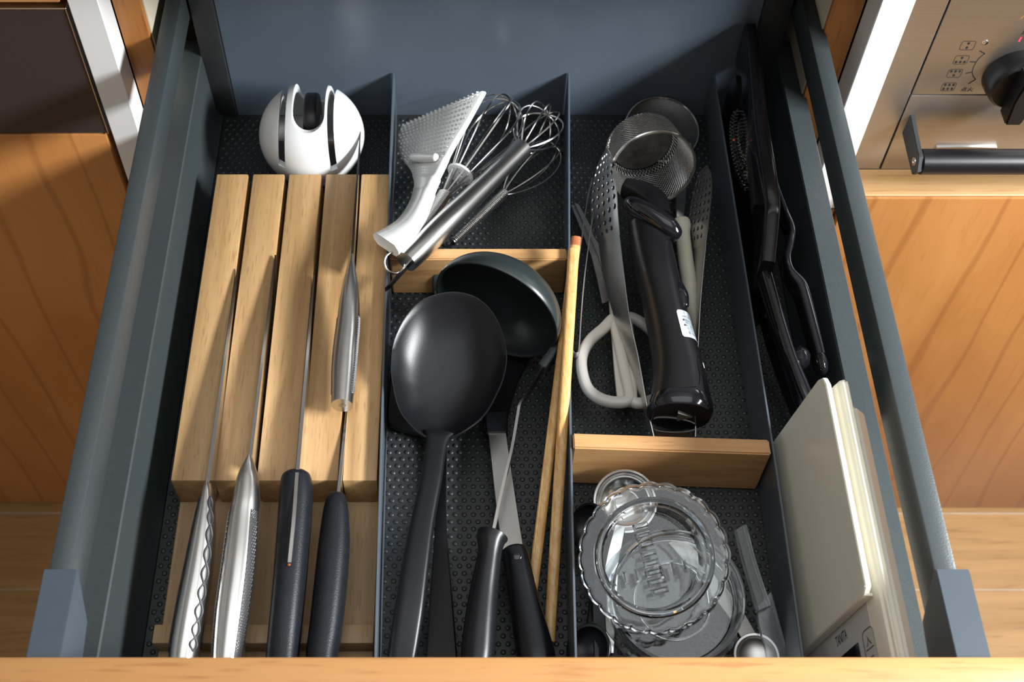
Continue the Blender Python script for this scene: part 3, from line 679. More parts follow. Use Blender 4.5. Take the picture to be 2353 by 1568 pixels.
# turner with steel shaft and grey head
t = thing('turner', 'turner with flat steel shaft, black handle and grey head under the ladle', 'turner', (0.05, 0.5, 0.003))
Lh = q3([(994, 655, .010), (1000, 690, .0045), (1030, 780, .0040), (1095, 880, .0040), (1116, 963, .008)]); Rh = q3([(1240, 640, .010), (1242, 690, .0045), (1235, 780, .0040), (1190, 880, .0040), (1166, 963, .008)])
mk('head', band(Lh, Rh, 0.003, k=5), 'nylon', t, smooth=40)
Lw = q3([(993, 668, .006), (994, 640, .024), (1004, 606, .038)]); Rw = q3([(1242, 664, .006), (1243, 640, .024), (1236, 606, .038)])
mk('head_lip', band(Lw, Rw, 0.004, k=5), 'nylon_grey', t, smooth=40)
mk('socket', Sweep([st(1140, 955, .014, 27, .005), st(1141, 985, .015, 26, .005), st(1142, 1000, .016, 25, .005)], n=12, power=5, curve=False).geo(), 'nylon', t)
Ls_ = q3([(1118, 985, .017), (1123, 1010, .018), (1135, 1120, .022), (1149, 1232, .026), (1158, 1275, .027)]); Rs_ = q3([(1163, 985, .017), (1165, 1010, .018), (1181, 1120, .022), (1198, 1232, .026), (1205, 1275, .027)])
mk('shaft', band(Ls_, Rs_, 0.0016, k=4), 'steel', t)
h = Sweep([st(1182, 1266, .028, 29, .0095), st(1186, 1285, .028, 31, .0105), st(1198, 1350, .029, 33, .0115), st(1213, 1420, .030, 38, .0125), st(1230, 1500, .031, 44, .0130), st(1236, 1530, .031, 43, .0125)], n=24, round0=.004, round1=.006)
hh = mk('handle', h.geo(), 'nylon', t)
mk('handle_slot', lathe([(.0032, 0), (.0024, .0004), (0, .0003)], at(1188, 1280, .0395), (0, -.25, 1), 14), 'gloss_black', hh)

# chopsticks
def stick(a, b, w0, w1, label, tip=False):
    t = thing('chopstick', label, 'chopstick', (a.x, a.y, a.z - .006), 'bamboo cooking chopsticks')
    d = (b - a); m0 = a + d * .026
    if tip:
        mk('lacquered_end', Sweep([(a, w0, w0), (m0, w0, w0)], n=16, power=3, round0=.0012).geo(), 'cherry_tip', t)
        mk('shaft', Sweep([(m0, w0 * 1.02, w0 * 1.02), (a + d * .5, (w0 + w1) / 2, (w0 + w1) / 2), (b, w1, w1)], n=16, power=3, round1=.001).geo(), 'bamboo', t)
    else:
        mk('shaft', Sweep([(a, w0, w0), (a + d * .5, (w0 + w1) / 2, (w0 + w1) / 2), (b, w1, w1)], n=16, power=3, round0=.001, round1=.001).geo(), 'bamboo', t)
stick(at(1324, 548, .077), at(1217, 1410, .008), .0044, .0042, 'bamboo chopstick with reddish brown end beside the ladle', True)
stick(at(1318, 575, .0875), at(1262, 1475, .010), .0048, .0044, 'plain bamboo chopstick lying over the red-ended one')

# ------------------------------------------------------------------ third compartment
# mesh strainer cup
n_ = V(.13, -.95, .26).normalized(); c0 = at(1500, 388, .058); RC, DC = .0394, .045
a, b, w = frame(n_)
t = thing('strainer', 'deep fine-mesh steel strainer cup lying with its opening to the front', 'strainer', (c0.x, c0.y, 0.002))
mk('rim', lathe([(RC + .0012, -.001), (RC + .0016, .0005), (RC + .0008, .0016), (RC - .0010, .0012), (RC - .0012, -.001)], c0, n_, 72, cap=False, closed=True), 'steel_bright', t)
def meshwire(prof, n, thick):
    me = bpy.data.meshes.new('m'); v, f = lathe(prof, c0, n_, n, cap=False); v = [Vector(q) for q in v]
    # skew alternate rows for a woven diamond look
    m = len(prof); out = []
    for i in range(m):
        r, h_ = prof[i]
        for j in range(n):
            th = 2 * math.pi * (j + (i % 2) * .5) / n
            out.append(c0 + a * (r * math.cos(th)) + b * (r * math.sin(th)) + w * h_)
    fs = []
    for i in range(0, m - 2):
        for j in range(n):
            o = i % 2
            if i == 0 or True:
                k = (j + 1) % n
                A = i * n + j; B = (i + 1) * n + (j if o else j - 1) % n; Cc = (i + 2) * n + j; Dd = (i + 1) * n + (k if o else j) % n
                fs.append([A, B, Cc, Dd])
    me.from_pydata([tuple(q) for q in out], [], fs); o_ = bpy.data.objects.new('m', me); COL.objects.link(o_)
    md = o_.modifiers.new('w', 'WIREFRAME'); md.thickness = thick; md.use_replace = True
    dg = bpy.context.evaluated_depsgraph_get(); m2 = bpy.data.meshes.new_from_object(o_.evaluated_get(dg))
    g_ = ([q.co.copy() for q in m2.vertices], [list(q.vertices) for q in m2.polygons]); bpy.data.objects.remove(o_); return g_
pf = [(RC - .001 - .004 * (i / 26), -DC * i / 26) for i in range(25)]
pf += [(RC - .005 - .0035 * math.sin(q), -DC * 25 / 26 - .0035 * (1 - math.cos(q))) for q in (.5, 1.0, 1.5)]
stuff(mk('mesh', meshwire(pf, 66, .00055), 'steel', t, smooth=0))
mk('base_plate', lathe([(.0, -DC - .003), (RC - .009, -DC - .003), (RC - .0095, -DC - .0022), (0, -DC - .0022)], c0, n_, 48, cap=False), 'mesh_base', t)

# cream-handled skimmer with the ring behind the strainer
c1 = at(1521, 297, .0170); n1_ = V(.05, -.22, .97).normalized()
t = thing('skimmer', 'wire-rimmed skimmer with cream plastic handle behind the strainer', 'skimmer', (c1.x, c1.y - .1, .002))
mk('rim', ring_geo(c1, n1_, .0365, .0010, 56), 'steel_bright', t)
mk('dish', lathe([(.0363, 0), (.030, -.004), (.018, -.0065), (.0, -.0075)], c1, n1_, 48, cap=False), 'mesh_dark', t, solid=.0006)
mk('shaft', band(q3([(1548, 345, .0060), (1552, 440, .012), (1553, 512, .028)]), q3([(1576, 345, .0060), (1578, 440, .012), (1571, 512, .028)]), .003, k=5), 'steel', t)
h = Sweep([st(1563, 511, .031, 22, .0085), st(1566, 521, .031, 22, .0085), st(1569, 540, .031, 17, .0070), st(1576, 600, .031, 17.5, .0072), st(1584, 650, .031, 18, .0075), st(1588, 690, .031, 19, .0078), st(1592, 720, .031, 16, .0070), st(1597, 750, .030, 11, .0060), st(1598, 780, .030, 8, .0050)], n=22, round0=.002, round1=.003)
mk('handle', h.geo(), 'cream', t)

# perforated tongs
def perf(L, R, nu, nv, hole, th, skip, parent, name, mat, k=8):
    Ls, Rs = spl(L, k), spl(R, k); m = len(Ls) - 1
    def S(u, v):
        x = u * m; i = min(int(x), m - 1); w_ = x - i
        l = Ls[i] * (1 - w_) + Ls[i + 1] * w_; r = Rs[i] * (1 - w_) + Rs[i + 1] * w_; return l * (1 - v) + r * v
    vv, ff = [], []
    for i in range(nu):
        for j in range(nv):
            u0, v0, du, dv_ = i / nu, j / nv, 1 / nu, 1 / nv; b0 = len(vv)
            oc = [(0, 0), (.5, 0), (1, 0), (1, .5), (1, 1), (.5, 1), (0, 1), (0, .5)]
            vv += [S(u0 + du * x, v0 + dv_ * y) for x, y in oc]
            if skip(i, j): ff.append([b0 + q for q in range(8)]); continue
            cu, cv = .5, .5
            vv += [S(u0 + du * (cu + hole * math.cos(q)), v0 + dv_ * (cv + hole * math.sin(q))) for q in [-2.356 + q2 * math.pi / 4 for q2 in range(8)]]
            ff += [[b0 + q, b0 + (q + 1) % 8, b0 + 8 + (q + 1) % 8, b0 + 8 + q] for q in range(8)]
    bm = bmesh.new(); me = bpy.data.meshes.new('p'); me.from_pydata([tuple(q) for q in vv], [], ff); bm.from_mesh(me)
    bmesh.ops.remove_doubles(bm, verts=bm.verts[:], dist=1e-6); bmesh.ops.recalc_face_normals(bm, faces=bm.faces[:])
    bmesh.ops.solidify(bm, geom=bm.faces[:], thickness=th)
    return mk(name, dump(bm), mat, parent, smooth=40)
p = at(1500, 700, .03)
t = thing('tongs', 'steel tongs with two perforated arms spread around the black torch', 'tongs', (p.x, p.y, .012))
LA = q3([(1388, 348, .052), (1371, 385, .044), (1361, 430, .037), (1357, 480, .034), (1361, 535, .033), (1376, 560, .035)])
RA = q3([(1394, 340, .060), (1405, 360, .062), (1411, 400, .064), (1416, 441, .064), (1420, 495, .064), (1424, 540, .063)])
h1 = perf(LA, RA, 12, 5, .30, .0008, lambda i, j: i in (0,) or (i == 1 and j in (0, 4)) or (i == 11) or (i > 8 and j == 4), t, 'arm_head', 'steel_brushed')
LB = q3([(1376, 560, .035), (1387, 635, .036), (1405, 705, .034), (1427, 775, .032), (1452, 855, .030), (1476, 930, .028), (1498, 1004, .026)])
RB = q3([(1424, 540, .063), (1435, 635, .061), (1447, 727, .057), (1467, 820, .053), (1484, 915, .048), (1494, 965, .044), (1503, 1004, .040)])
mk('arm', band(LB, RB, .0010, k=6), 'steel_brushed', t)
LA2 = q3([(1620, 385, .052), (1606, 402, .040), (1592, 452, .030), (1586, 490, .026), (1583, 535, .024), (1589, 575, .024)])
RA2 = q3([(1626, 379, .058), (1634, 398, .062), (1637, 430, .063), (1633, 475, .063), (1628, 520, .062), (1622, 562, .061)])
perf(LA2, RA2, 12, 5, .30, .0008, lambda i, j: i in (0,) or (i == 1 and j in (0, 4)) or (i == 11) or (i > 8 and j == 4), t, 'arm_head', 'steel_brushed')
LB2 = q3([(1589, 575, .024), (1597, 690, .026), (1596, 800, .026), (1594, 900, .026), (1594, 1004, .026)])
RB2 = q3([(1622, 562, .061), (1610, 690, .058), (1604, 800, .053), (1600, 900, .046), (1598, 1004, .040)])
mk('arm', band(LB2, RB2, .0010, k=6), 'steel_brushed', t)
ya = LB[-1].y; x0, x1 = (LB[-1].x + RB[-1].x) / 2, (LB2[-1].x + RB2[-1].x) / 2
hp = [V((x0 + x1) / 2 + (x1 - x0) / 2 * math.cos(q), ya - .0002 - .0 * math.sin(q) - .0035 * math.sin(q), 0) for q in [math.pi * i / 12 for i in range(13)]]
mk('spring_end', skin([[q + V(0, -.0005, .026), q + V(0, .0005, .026), q + V(0, .0005, .040), q + V(0, -.0005, .040)] for q in hp]), 'steel_brushed', t)

# slim steel tweezers
t = thing('tweezers', 'slim steel tweezers lying between chopsticks and tongs', 'tweezers', (.1, .62, .01))
tw = spl(q3([(1361, 408, .050), (1351, 450, .050), (1338, 540, .048), (1327, 620, .046), (1318, 720, .042), (1314, 790, .040), (1318, 808, .040), (1326, 810, .040), (1331, 797, .040), (1336, 720, .042), (1343, 640, .046), (1353, 560, .048), (1362, 495, .050), (1366, 470, .050)]), 6)
mk('ribbon', skin([[q + V(-.0005, 0, 0), q + V(.0005, 0, 0), q + V(.0005, 0, -.0075), q + V(-.0005, 0, -.0075)] for q in tw]), 'steel', t)

# scissors
t = thing('scissors', 'kitchen scissors with off-white plastic loop handles', 'scissors', (.14, .6, .004))
def bladeflat(pts, th, nm, mt): return mk(nm, extr(q3(pts), V(0, 0, -th)), mt, t)
bladeflat([(1312, 470, .013), (1324, 474, .013), (1372, 585, .018), (1388, 640, .020), (1402, 690, .022), (1384, 698, .022), (1372, 640, .020), (1358, 585, .017)], .0018, 'blade', 'steel_brushed')
bladeflat([(1320, 466, .016), (1330, 470, .016), (1384, 570, .021), (1420, 660, .024), (1432, 730, .025), (1412, 735, .025), (1400, 670, .024), (1372, 580, .020)], .0018, 'blade', 'steel_brushed')
def loop(pts, z0, z1, hw, hh, nm):
    ys = [q[1] for q in pts]; f = lambda y: z0 + (z1 - z0) * (y - min(ys)) / (max(ys) - min(ys))
    mk(nm, Sweep([st(x, y, f(y), hw, hh) for x, y in pts], closed=True, n=14, k=5, power=2.6).geo(), 'scissor_plastic', t)
loop([(1412, 732), (1386, 756), (1356, 783), (1339, 815), (1337, 850), (1350, 892), (1378, 916), (1412, 925), (1441, 922), (1446, 905), (1436, 860), (1424, 800), (1416, 760)], .026, .030, 13, .0050, 'finger_loop')
loop([(1442, 730), (1478, 745), (1508, 775), (1530, 820), (1528, 870), (1508, 912), (1478, 926), (1456, 924), (1452, 905), (1454, 860), (1449, 800), (1444, 765)], .025, .029, 12.5, .0048, 'finger_loop')
bladeflat([(1400, 690, .0245), (1412, 690, .0245), (1432, 740, .0265), (1448, 850, .028), (1452, 930, .029), (1420, 928, .029), (1412, 850, .028), (1404, 745, .0265)], .005, 'shank', 'scissor_plastic')

# black torch
t = thing('kitchen_torch', 'chunky black plastic torch grip with white warning sticker', 'torch', (.16, .56, .03))
h = Sweep([st(1488, 520, .062, 44, .016), st(1499, 580, .062, 47, .0185), st(1512, 640, .062, 47, .020), st(1527, 709, .061, 47, .021), st(1543, 780, .060, 50, .022), st(1556, 840, .059, 56, .0225), st(1561, 890, .058, 63, .023), st(1562, 925, .057, 69, .0235)], n=40, power=2.3)
tb = mk('body', h.geo(), 'black_plastic', t)
e0 = h.P[-1]; ed = (h.P[-1] - h.P[-4]).normalized()
cap = Sweep([(e0, h.A[-1] * 1.04, h.B[-1] * 1.05), (e0 + ed * .004, h.A[-1] * 1.08, h.B[-1] * 1.08), (e0 + ed * .010, h.A[-1] * 1.08, h.B[-1] * 1.08), (e0 + ed * .013, h.A[-1] * 1.0, h.B[-1] * 1.0)], n=40, power=2.3, curve=False)
cp = mk('end_cap', cap.geo(), 'gloss_black', t)
e1 = cap.P[-1] + ed * .0006
mk('hook_slot', extr([e1 + q for q in (V(-.003, 0, .009), V(.010, 0, .002), V(-.002, 0, -.004))], ed * .0012, .0003), 'steel_dull', cp)
tx = [h.pt(.80 + .19 * i / 10, .95 - .1 * i / 10, .0003) for i in range(11)] 
seam = [h.pt(.995, 1.9, .0002), h.pt(.97, 1.5, .0002), h.pt(.94, 1.12, .0002), h.pt(.86, .98, .0002), h.pt(.77, .98, .0002), h.pt(.735, .88, .0002), h.pt(.735, .60, .0002), h.pt(.77, .42, .0002)]
mk('seam', wire(spl(seam, 5), .00035, 5), 'gloss_black', tb)
mk('recess', h.patch(.84, .975, .30, .80, .0004, 8, 6), 'gloss_black', tb, solid=.0003)
mk('button', Sweep([(h.pt(.37, .72, -.001), .0042, .0035), (h.pt(.415, .70, -.0005), .0055, .0042), (h.pt(.46, .66, -.001), .0042, .0035)], n=16, round0=.003, round1=.003).geo(), 'gloss_black', t)
g1 = Sweep([st(1446, 470, .074, 14, .008), st(1462, 478, .077, 20, .0105), st(1498, 499, .078, 23, .0115), st(1530, 522, .076, 25, .012), st(1546, 540, .072, 21, .011)], n=20, round0=.003, round1=.006)
mk('trigger_guard', g1.geo(), 'gloss_black', t)
mk('nozzle', Sweep([st(1436, 432, .052, 16, .010), st(1470, 446, .052, 22, .012), st(1505, 470, .054, 26, .013), st(1510, 510, .058, 30, .014)], n=16, power=4, round0=.003).geo(), 'black_plastic', t)
# sticker wrapped round the body
sa0, sa1, s0, s1 = 1.42, 0.12, .50, .635
def stk(u, v, off=.0004): return h.pt(s0 + (s1 - s0) * v, sa0 + (sa1 - sa0) * u, off)
NU, NV = 14, 14; vv = []; ff = []
def rc(u, v):
    r = .09; cu = min(max(u, r), 1 - r); cv = min(max(v, r), 1 - r); du, dv2 = u - cu, v - cv; m = max(abs(du), abs(dv2)); l = math.hypot(du, dv2)
    return (cu + du * m / l, cv + dv2 * m / l) if l > 1e-9 else (u, v)
for i in range(NV + 1):
    for j in range(NU + 1): vv.append(stk(*rc(j / NU, i / NV)))
for i in range(NV):
    for j in range(NU): ff.append([i * (NU + 1) + j, i * (NU + 1) + j + 1, (i + 1) * (NU + 1) + j + 1, (i + 1) * (NU + 1) + j])
sk = mk('warning_sticker', (vv, ff), 'sticker', tb)
tl = [('⚠ 注意', .20, .105, .20), ('やけどの危険', .15, .215, .11), ('●使用後は火口が', .15, .315, .095), ('高温になるので', .22, .405, .095), ('●誤って身体に', .15, .505, .095), ('近づけない', .26, .60, .095), ('でください', .26, .695, .095), ('置いた後に', .26, .795, .11)]
tv = []
for s_, u0, v0, sz in tl:
    g = textgeo(s_, 1.0); k_ = sz
    tv.append(([stk(u0 + q.x * k_ * .72, v0 + .07 - q.y * k_ * 1.0, .0009) for q in g[0]], g[1]))
stuff(mk('sticker_text', tv, 'print_black', sk, smooth=0))

# ------------------------------------------------------------------ front compartment: jars and spoons
def scallop(n, amp): return lambda th, r, h_: 1 + amp * abs(math.cos(n * th / 2)) if r > .050 else 1.0
jn = V(-.06, -.36, .93).normalized(); jc = at(1502, 1282, .062)
t = thing('jar', 'clear plastic round jar with scalloped rim, uppermost of the two', 'jar', (jc.x, jc.y, .02), 'clear plastic jars')
mk('rim', lathe([(.0378, .000), (.0378, .0115), (.0392, .0130), (.0422, .0130), (.0438, .0110), (.0445, .0062), (.0520, .0070), (.0545, .0050), (.0545, -.0075), (.0530, -.0095), (.0512, -.0085), (.0512, .0030), (.0430, .0030), (.0405, .000)], jc, jn, 144, scallop(24, .030), cap=False, closed=True), 'clear', t, smooth=25)
mk('cup', lathe([(.0402, -.0004), (.0398, -.012), (.0390, -.026), (.0372, -.030), (.0003, -.030), (.0003, -.0278), (.0364, -.0278), (.0372, -.025), (.0380, -.012), (.0383, -.0004)], jc, jn, 72, cap=False, closed=True), 'clear', t)
ja, jb, jw = frame(jn); bx_ = (V(1, 0, 0) - jn * jn.x).normalized(); by_ = jn.cross(bx_)
def tooth(c, u, v, w_, l_, h_):
    q = [c + u * a_ + v * b_ for a_, b_ in ((-w_, -l_), (w_, -l_), (w_, l_), (-w_, l_))]; top = [c + u * (a_ * .4) + v * (b_ * .7) + jn * h_ for a_, b_ in ((-w_, -l_), (w_, -l_), (w_, l_), (-w_, l_))]
    return q + top, [[0, 3, 2, 1], [4, 5, 6, 7], [0, 1, 5, 4], [1, 2, 6, 5], [2, 3, 7, 6], [3, 0, 4, 7]]
base_ = jc + jn * (-.0278)
for i in range(8):
    d_ = (by_ * .95 + bx_ * -.25).normalized(); e_ = d_.cross(jn)
    mk('tooth', tooth(base_ + d_ * (.026 - i * .0072), d_, e_, .0026, .0060 if i < 5 else .0070, .0110), 'clear', t, smooth=0)
for i in range(7):
    if i == 3: continue
    d_ = (bx_ * .97 + by_ * .18).normalized(); e_ = d_.cross(jn)
    mk('tooth', tooth(base_ + by_ * (-.010) + d_ * (-.029 + i * .0092), d_, e_, .0016, .0050, .0115), 'clear', t, smooth=0)
jc2 = at(1556, 1372, .034); jn2 = V(.02, -.22, .97).normalized()
t = thing('jar', 'clear plastic round jar with wavy base rim, lower of the two', 'jar', (jc2.x, jc2.y, .003), 'clear plastic jars')
mk('cup', lathe([(.0500, .006), (.0485, -.010), (.0490, -.018), (.0548, -.0205), (.0552, -.0225), (.0480, -.0225), (.0460, -.018), (.0465, -.010), (.0478, .006)], jc2, jn2, 144, scallop(14, .022), cap=False, closed=True), 'clear', t, smooth=25)
mk('floor_disc', lathe([(.0003, -.0190), (.0455, -.0190), (.0455, -.0172), (.0003, -.0172)], jc2, jn2, 64, cap=False), 'clear', t)
mk('inner_ring', lathe([(.0300, -.0170), (.0300, -.0120), (.0286, -.0120), (.0286, -.0170)], jc2, jn2, 64, cap=False, closed=True), 'clear', t)

def mspoon(cen_px, z, R, depth, n_, handle, hw, label, mat, ring=False, th=.0012, group='measuring spoons', hth=.0012):
    c = at(*cen_px, z)
    t = thing('measuring_spoon', label, 'spoon', (c.x, c.y, max(0.0015, z - depth)), group)
    po = [(R * math.cos(a_), -depth * math.sin(a_) ** 1.0) for a_ in [math.radians(90) * i / 12 for i in range(13)]]
    pi2 = [(max(.0003, (R - th) * math.cos(a_)), -(depth - th) * math.sin(a_)) for a_ in [math.radians(90) * i / 12 for i in range(13)]]
    mk('bowl', lathe([(max(.0003, r), h_) for r, h_ in po[::-1]] + [(R + .0008, .0004), (R + .0004, .0010), (R - th, .0008)] + pi2, c, n_, 48), mat, t, smooth=50)
    if ring: mk('bowl_ring', lathe([(.012, -depth + .0022), (.0105, -depth + .0030), (.009, -depth + .0018)], c, n_, 32, cap=False), mat, t)
    hp = [at(*q) for q in handle]; k_ = hw
    Lq, Rq = [], []
    for i, q in enumerate(hp):
        d_ = (hp[min(i + 1, len(hp) - 1)] - hp[max(i - 1, 0)]); sd = V(-d_.y, d_.x, 0).normalized(); w_ = k_[i] if isinstance(k_, list) else k_
        Lq.append(q - sd * w_); Rq.append(q + sd * w_)
    mk('handle', band(Lq, Rq, hth, k=5), mat, t)
mspoon((1437, 1152), .030, .0245, .015, V(-.15, -.45, .88), [(1425, 1210, .026), (1408, 1290, .018), (1398, 1390, .010), (1392, 1500, .006)], [.004, .005, .006, .006], 'shiny steel measuring spoon against the oak cross divider', 'steel_bright', True)
mspoon((1738, 1508), .012, .0165, .008, V(.02, -.1, 1), [(1720, 1462, .011), (1690, 1412, .0085), (1640, 1345, .0075), (1590, 1285, .0075), (1550, 1240, .0075)], [.006, .0062, .0066, .0068, .0066], 'dull steel measuring spoon under the clear plastic jars', 'steel_brushed', False)
mspoon((1352, 1212), .036, .0185, .014, V(-.75, -.2, .62), [(1368, 1250, .030), (1372, 1330, .022), (1376, 1420, .014), (1380, 1515, .010)], [.003, .0045, .005, .005], 'black plastic measuring spoon beside the jars, bowl against the divider', 'black_plastic', False, .0014, hth=.003)
mspoon((1352, 1492), .020, .0180, .013, V(-.55, -.1, .8), [(1358, 1450, .015), (1366, 1400, .010), (1372, 1330, .006), (1380, 1260, .004)], [.004, .0045, .005, .005], 'black plastic measuring spoon at the very front of the drawer', 'black_plastic', False, .0014, hth=.003)

# clear plastic clip
t = thing('bag_clip', 'clear plastic bar clip standing beside the jars', 'clip', (.235, .37, .002))
Lc = q3([(1687, 1222, .030), (1707, 1300, .030), (1738, 1408, .030)]); Rc = q3([(1714, 1208, .030), (1738, 1300, .030), (1770, 1394, .030)])
mk('bar', band(Lc, Rc, .0060, k=6, edge=.5), 'clear_dull', t)
mk('bead', [tube(q3([(1708, 1211, .0335), (1732, 1300, .0335), (1764, 1396, .0335)]), .0008, 8), tube(q3([(1714, 1209, .031), (1738, 1300, .031), (1770, 1394, .031)]), .0009, 8)], 'clear_dull', t)
Lc2 = q3([(1738, 1400, .022), (1742, 1440, .020), (1756, 1490, .016), (1766, 1540, .013)]); Rc2 = q3([(1772, 1360, .024), (1790, 1430, .020), (1806, 1490, .016), (1818, 1540, .013)])
mk('sleeve', band(Lc2, Rc2, .0030, k=6), 'clear_dull', t)

# ------------------------------------------------------------------ right compartment
# dome grater edge-on with steel teeth
gc = at(1696, 345, .066)
t = thing('grater', 'black-framed grater with small steel teeth standing beside the right divider', 'grater', (gc.x + .004, gc.y, .003))
mk('frame', extr([V(gc.x + .0045, gc.y + q, z_) for q, z_ in ((-.16, .012), (-.16, .05), (-.10, .083), (.08, .083), (.095, .06), (.095, .012))], V(.006, 0, 0), .001), 'gloss_black', t)
teeth = []
for i in range(23):
    for j in range(7):
        u_ = (i - 11) / 11.5; v_ = (j - 3) / 3.6
        if u_ * u_ + v_ * v_ > 1: continue
        bul = .0105 * math.sqrt(max(0, 1 - u_ * u_ - v_ * v_)); y_ = gc.y + u_ * .050 + (.002 if j % 2 else 0); z_ = .064 + v_ * .017
        xx = gc.x + .0045 - bul
        teeth.append(extr([V(xx, y_ - .0013, z_ - .0014), V(xx, y_ + .0013, z_ - .0014), V(xx, y_ + .0004, z_ + .0016), V(xx, y_ - .0009, z_ + .0016)], V(.0035, 0, 0)))
stuff(mk('teeth', teeth, 'steel_bright', t, smooth=0))
sp_ = gc + V(-.0060, .001, .0125); mk('food_speck', lathe([(.0004, -.001), (.0013, 0), (.0004, .001)], sp_, (0, 0, 1), 8), 'orange_spot', t)

# slicer 1: thick glossy body with bent handle
t = thing('slicer', 'long glossy black slicer with thick bent handle in the right compartment', 'slicer', (.275, .65, .003))
h = Sweep([st(1713, 102, .100, 14, .026), st(1722, 170, .099, 15, .026), st(1736, 312, .096, 17, .026), st(1749, 402, .092, 18, .026), st(1762, 495, .088, 18, .026), st(1761, 545, .086, 17, .026), st(1755, 632, .082, 16, .022)], n=20, power=8)
mk('body', h.geo(), 'gloss_black', t, smooth=50)
h = Sweep([st(1755, 628, .078, 16.5, .012), st(1761, 650, .078, 15, .011), st(1786, 740, .074, 15, .011), st(1812, 825, .070, 15, .011), st(1836, 890, .066, 17, .012), st(1850, 925, .064, 17, .012)], n=18, power=3, round1=.006)
mk('handle', h.geo(), 'gloss_black', t)
mk('knob', lathe([(.0005, -.010), (.006, -.008), (.0088, -.002), (.0088, .002), (.006, .008), (.0005, .010)], at(1838, 822, .072), (0, -1, .3), 24), 'gloss_black', t)
mk('side_strip', Sweep([st(1722, 330, .088, 6, .008), st(1730, 400, .088, 7, .008), st(1737, 484, .088, 7.5, .008)], n=12, power=8).geo(), 'black_plastic', t)
# slicer 2: slim bent handle
t = thing('slicer', 'slim glossy black slicer with curved neck next to the drawer side', 'slicer', (.29, .62, .003))
h = Sweep([st(1772, 400, .078, 3, .010), st(1783, 450, .078, 4.5, .011), st(1800, 498, .078, 6, .011), st(1815, 537, .078, 8, .011), st(1812, 570, .078, 8.5, .010), st(1805, 600, .078, 9, .010), st(1812, 632, .078, 10, .010), st(1836, 664, .076, 14, .011), st(1848, 700, .075, 14, .011), st(1866, 770, .073, 13, .011), st(1880, 825, .071, 12, .011)], n=18, power=4)
mk('neck_and_handle', h.geo(), 'gloss_black', t, smooth=50)
h = Sweep([st(1878, 818, .072, 14, .010), st(1884, 838, .071, 16, .011), st(1887, 852, .070, 14, .010)], n=18, round0=.003, round1=.005)
mk('end_knob', h.geo(), 'gloss_black', t)
# smoky plate
t = thing('blade_guard', 'thin smoky black blade guard leaning under the slicer handles', 'guard', (.265, .5, .003))
mk('sheet', band(q3([(1741, 715, .022), (1760, 790, .018), (1790, 880, .014), (1822, 960, .010)]), q3([(1772, 742, .050), (1796, 800, .046), (1822, 880, .040), (1840, 950, .036)]), .0016, k=5), 'black_plastic', t)

# kitchen scale: leaning body and its lid
BX, BK = .2550, .1454
def lean(a, z): return a + BK * z
t = thing('kitchen_scale', 'cream digital kitchen scale leaning against the drawer side', 'scale', (.288, .38, .002))
ys0, ys1 = .262, .4812
prof = [(lean(BX, .003), .003), (lean(BX, .130), .130), (lean(BX, .138) + .0016, .138), (lean(BX, .141) + .006, .141), (lean(BX, .138) + .0098, .138), (lean(BX, .130) + .0110, .130), (lean(BX, .003) + .013, .003)]
def rounded_extr(prof, y0, y1):
    return extr([V(x, y0, z) for x, z in prof], V(0, y1 - y0, 0), .0022)
bd = mk('body', rounded_extr(prof, ys0, ys1), 'scale_cream', t)
fl_p = [(lean(BX, .003) + .0131, .003), (lean(BX, .118) + .0113, .118), (lean(BX, .128) + .0118, .128), (lean(BX, .128) + .0158, .128), (.3000, .116), (.3002, .100), (.2975, .08), (.2900, .003)]
mk('back_flange', rounded_extr(fl_p, ys0, .466), 'scale_cream', t)
FN = V(-1, 0, BK).normalized(); FU = V(BK, 0, 1).normalized(); FW = V(0, 1, 0)
def onface(px, py, off=0.0):
    d = ray(px, py); tt = (BX + BK * CAMH) / (d.x - BK * d.z); return d * tt + V(0, 0, CAMH) + FN * off
fp = [V(lean(BX, z), y, z) + FN * .0004 for y, z in ((.266, .012), (.266, .120), (.470, .120), (.470, .012))]
pn = mk('front_panel', extr(fp, FN * -.0003), 'scale_panel', t)
g = textgeo('TANITA', .0105); o_ = onface(1925, 1489, .0007)
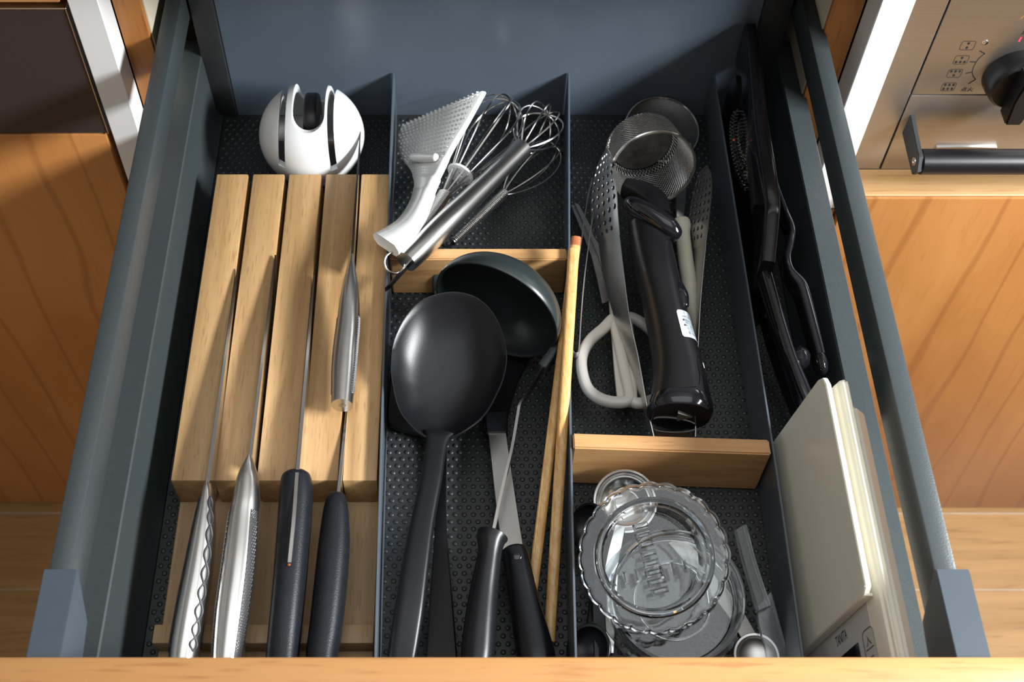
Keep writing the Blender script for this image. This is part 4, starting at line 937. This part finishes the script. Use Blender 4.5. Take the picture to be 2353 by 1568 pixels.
wv_ = max(q.x for q in g[0]); kx = (onface(1948, 1464) - onface(1924, 1487)).length / wv_ * 1.0
stuff(mk('brand_lettering', ([o_ + FU * (q.x * kx) + FW * (q.y * 1.0) for q in g[0]], g[1]), 'print_black', pn, smooth=0))
c_ = onface(1974, 1477, .0006)
mk('display', extr([c_, c_ - FW * .045, c_ - FW * .045 - FU * .05, c_ - FU * .05], FN * .0004), 'gloss_black', pn)
bc = onface(2000, 1482, .0007)
ro, fo = rrect(V(0, 0, 0), .0165, .030, .004, .0006)
bc = bc - FW * .004
mk('button_outline', ([bc + FU * q.x + FW * q.z for q in ro], fo), 'print_black', pn, smooth=0)
g = textgeo('入', .008); stuff(mk('button_lettering', ([bc + FU * (q.x - .0045) + FW * (q.y + .004) for q in g[0]], g[1]), 'print_black', pn, smooth=0))
g = textgeo('切', .008); stuff(mk('button_lettering', ([bc + FU * (q.x - .0045) + FW * (q.y - .010) for q in g[0]], g[1]), 'print_black', pn, smooth=0))
mk('button_divider', ([bc + FU * a_ + FW * b_ for a_, b_ in ((-.006, .0012), (.006, .0012), (.006, .0018), (-.006, .0018))], [[0, 1, 2, 3]]), 'print_black', pn, smooth=0)

LX = .2456
t = thing('scale_lid', 'cream plastic lid standing upright in front of the kitchen scale', 'lid', (.262, .41, .002))
def lidprof(o): return lean(LX, 0) + o
yl0, yl1 = .3139, .486
pts = [(yl0, .003), (yl0, .136), (yl0 + .004, .141), (yl1 - .010, .141), (yl1 - .003, .138), (yl1, .130), (yl1, .003)]
mk('plate', extr([V(lean(LX, z), y, z) for y, z in pts], V(.0042, 0, 0), .0007), 'scale_cream', t)
ins = [(yl0 + .004, .006), (yl0 + .004, .117), (yl0 + .006, .1185), (yl1 - .012, .1185), (yl1 - .004, .106), (yl1 - .004, .006)]
mk('skirt', [extr([V(lean(LX, z) + .0043, y, z) for y, z in q], V(.0040, 0, 0)) for q in (((yl0 + .001, .006), (yl0 + .001, .132), (yl0 + .003, .132), (yl0 + .003, .006)), )], 'scale_cream', t)
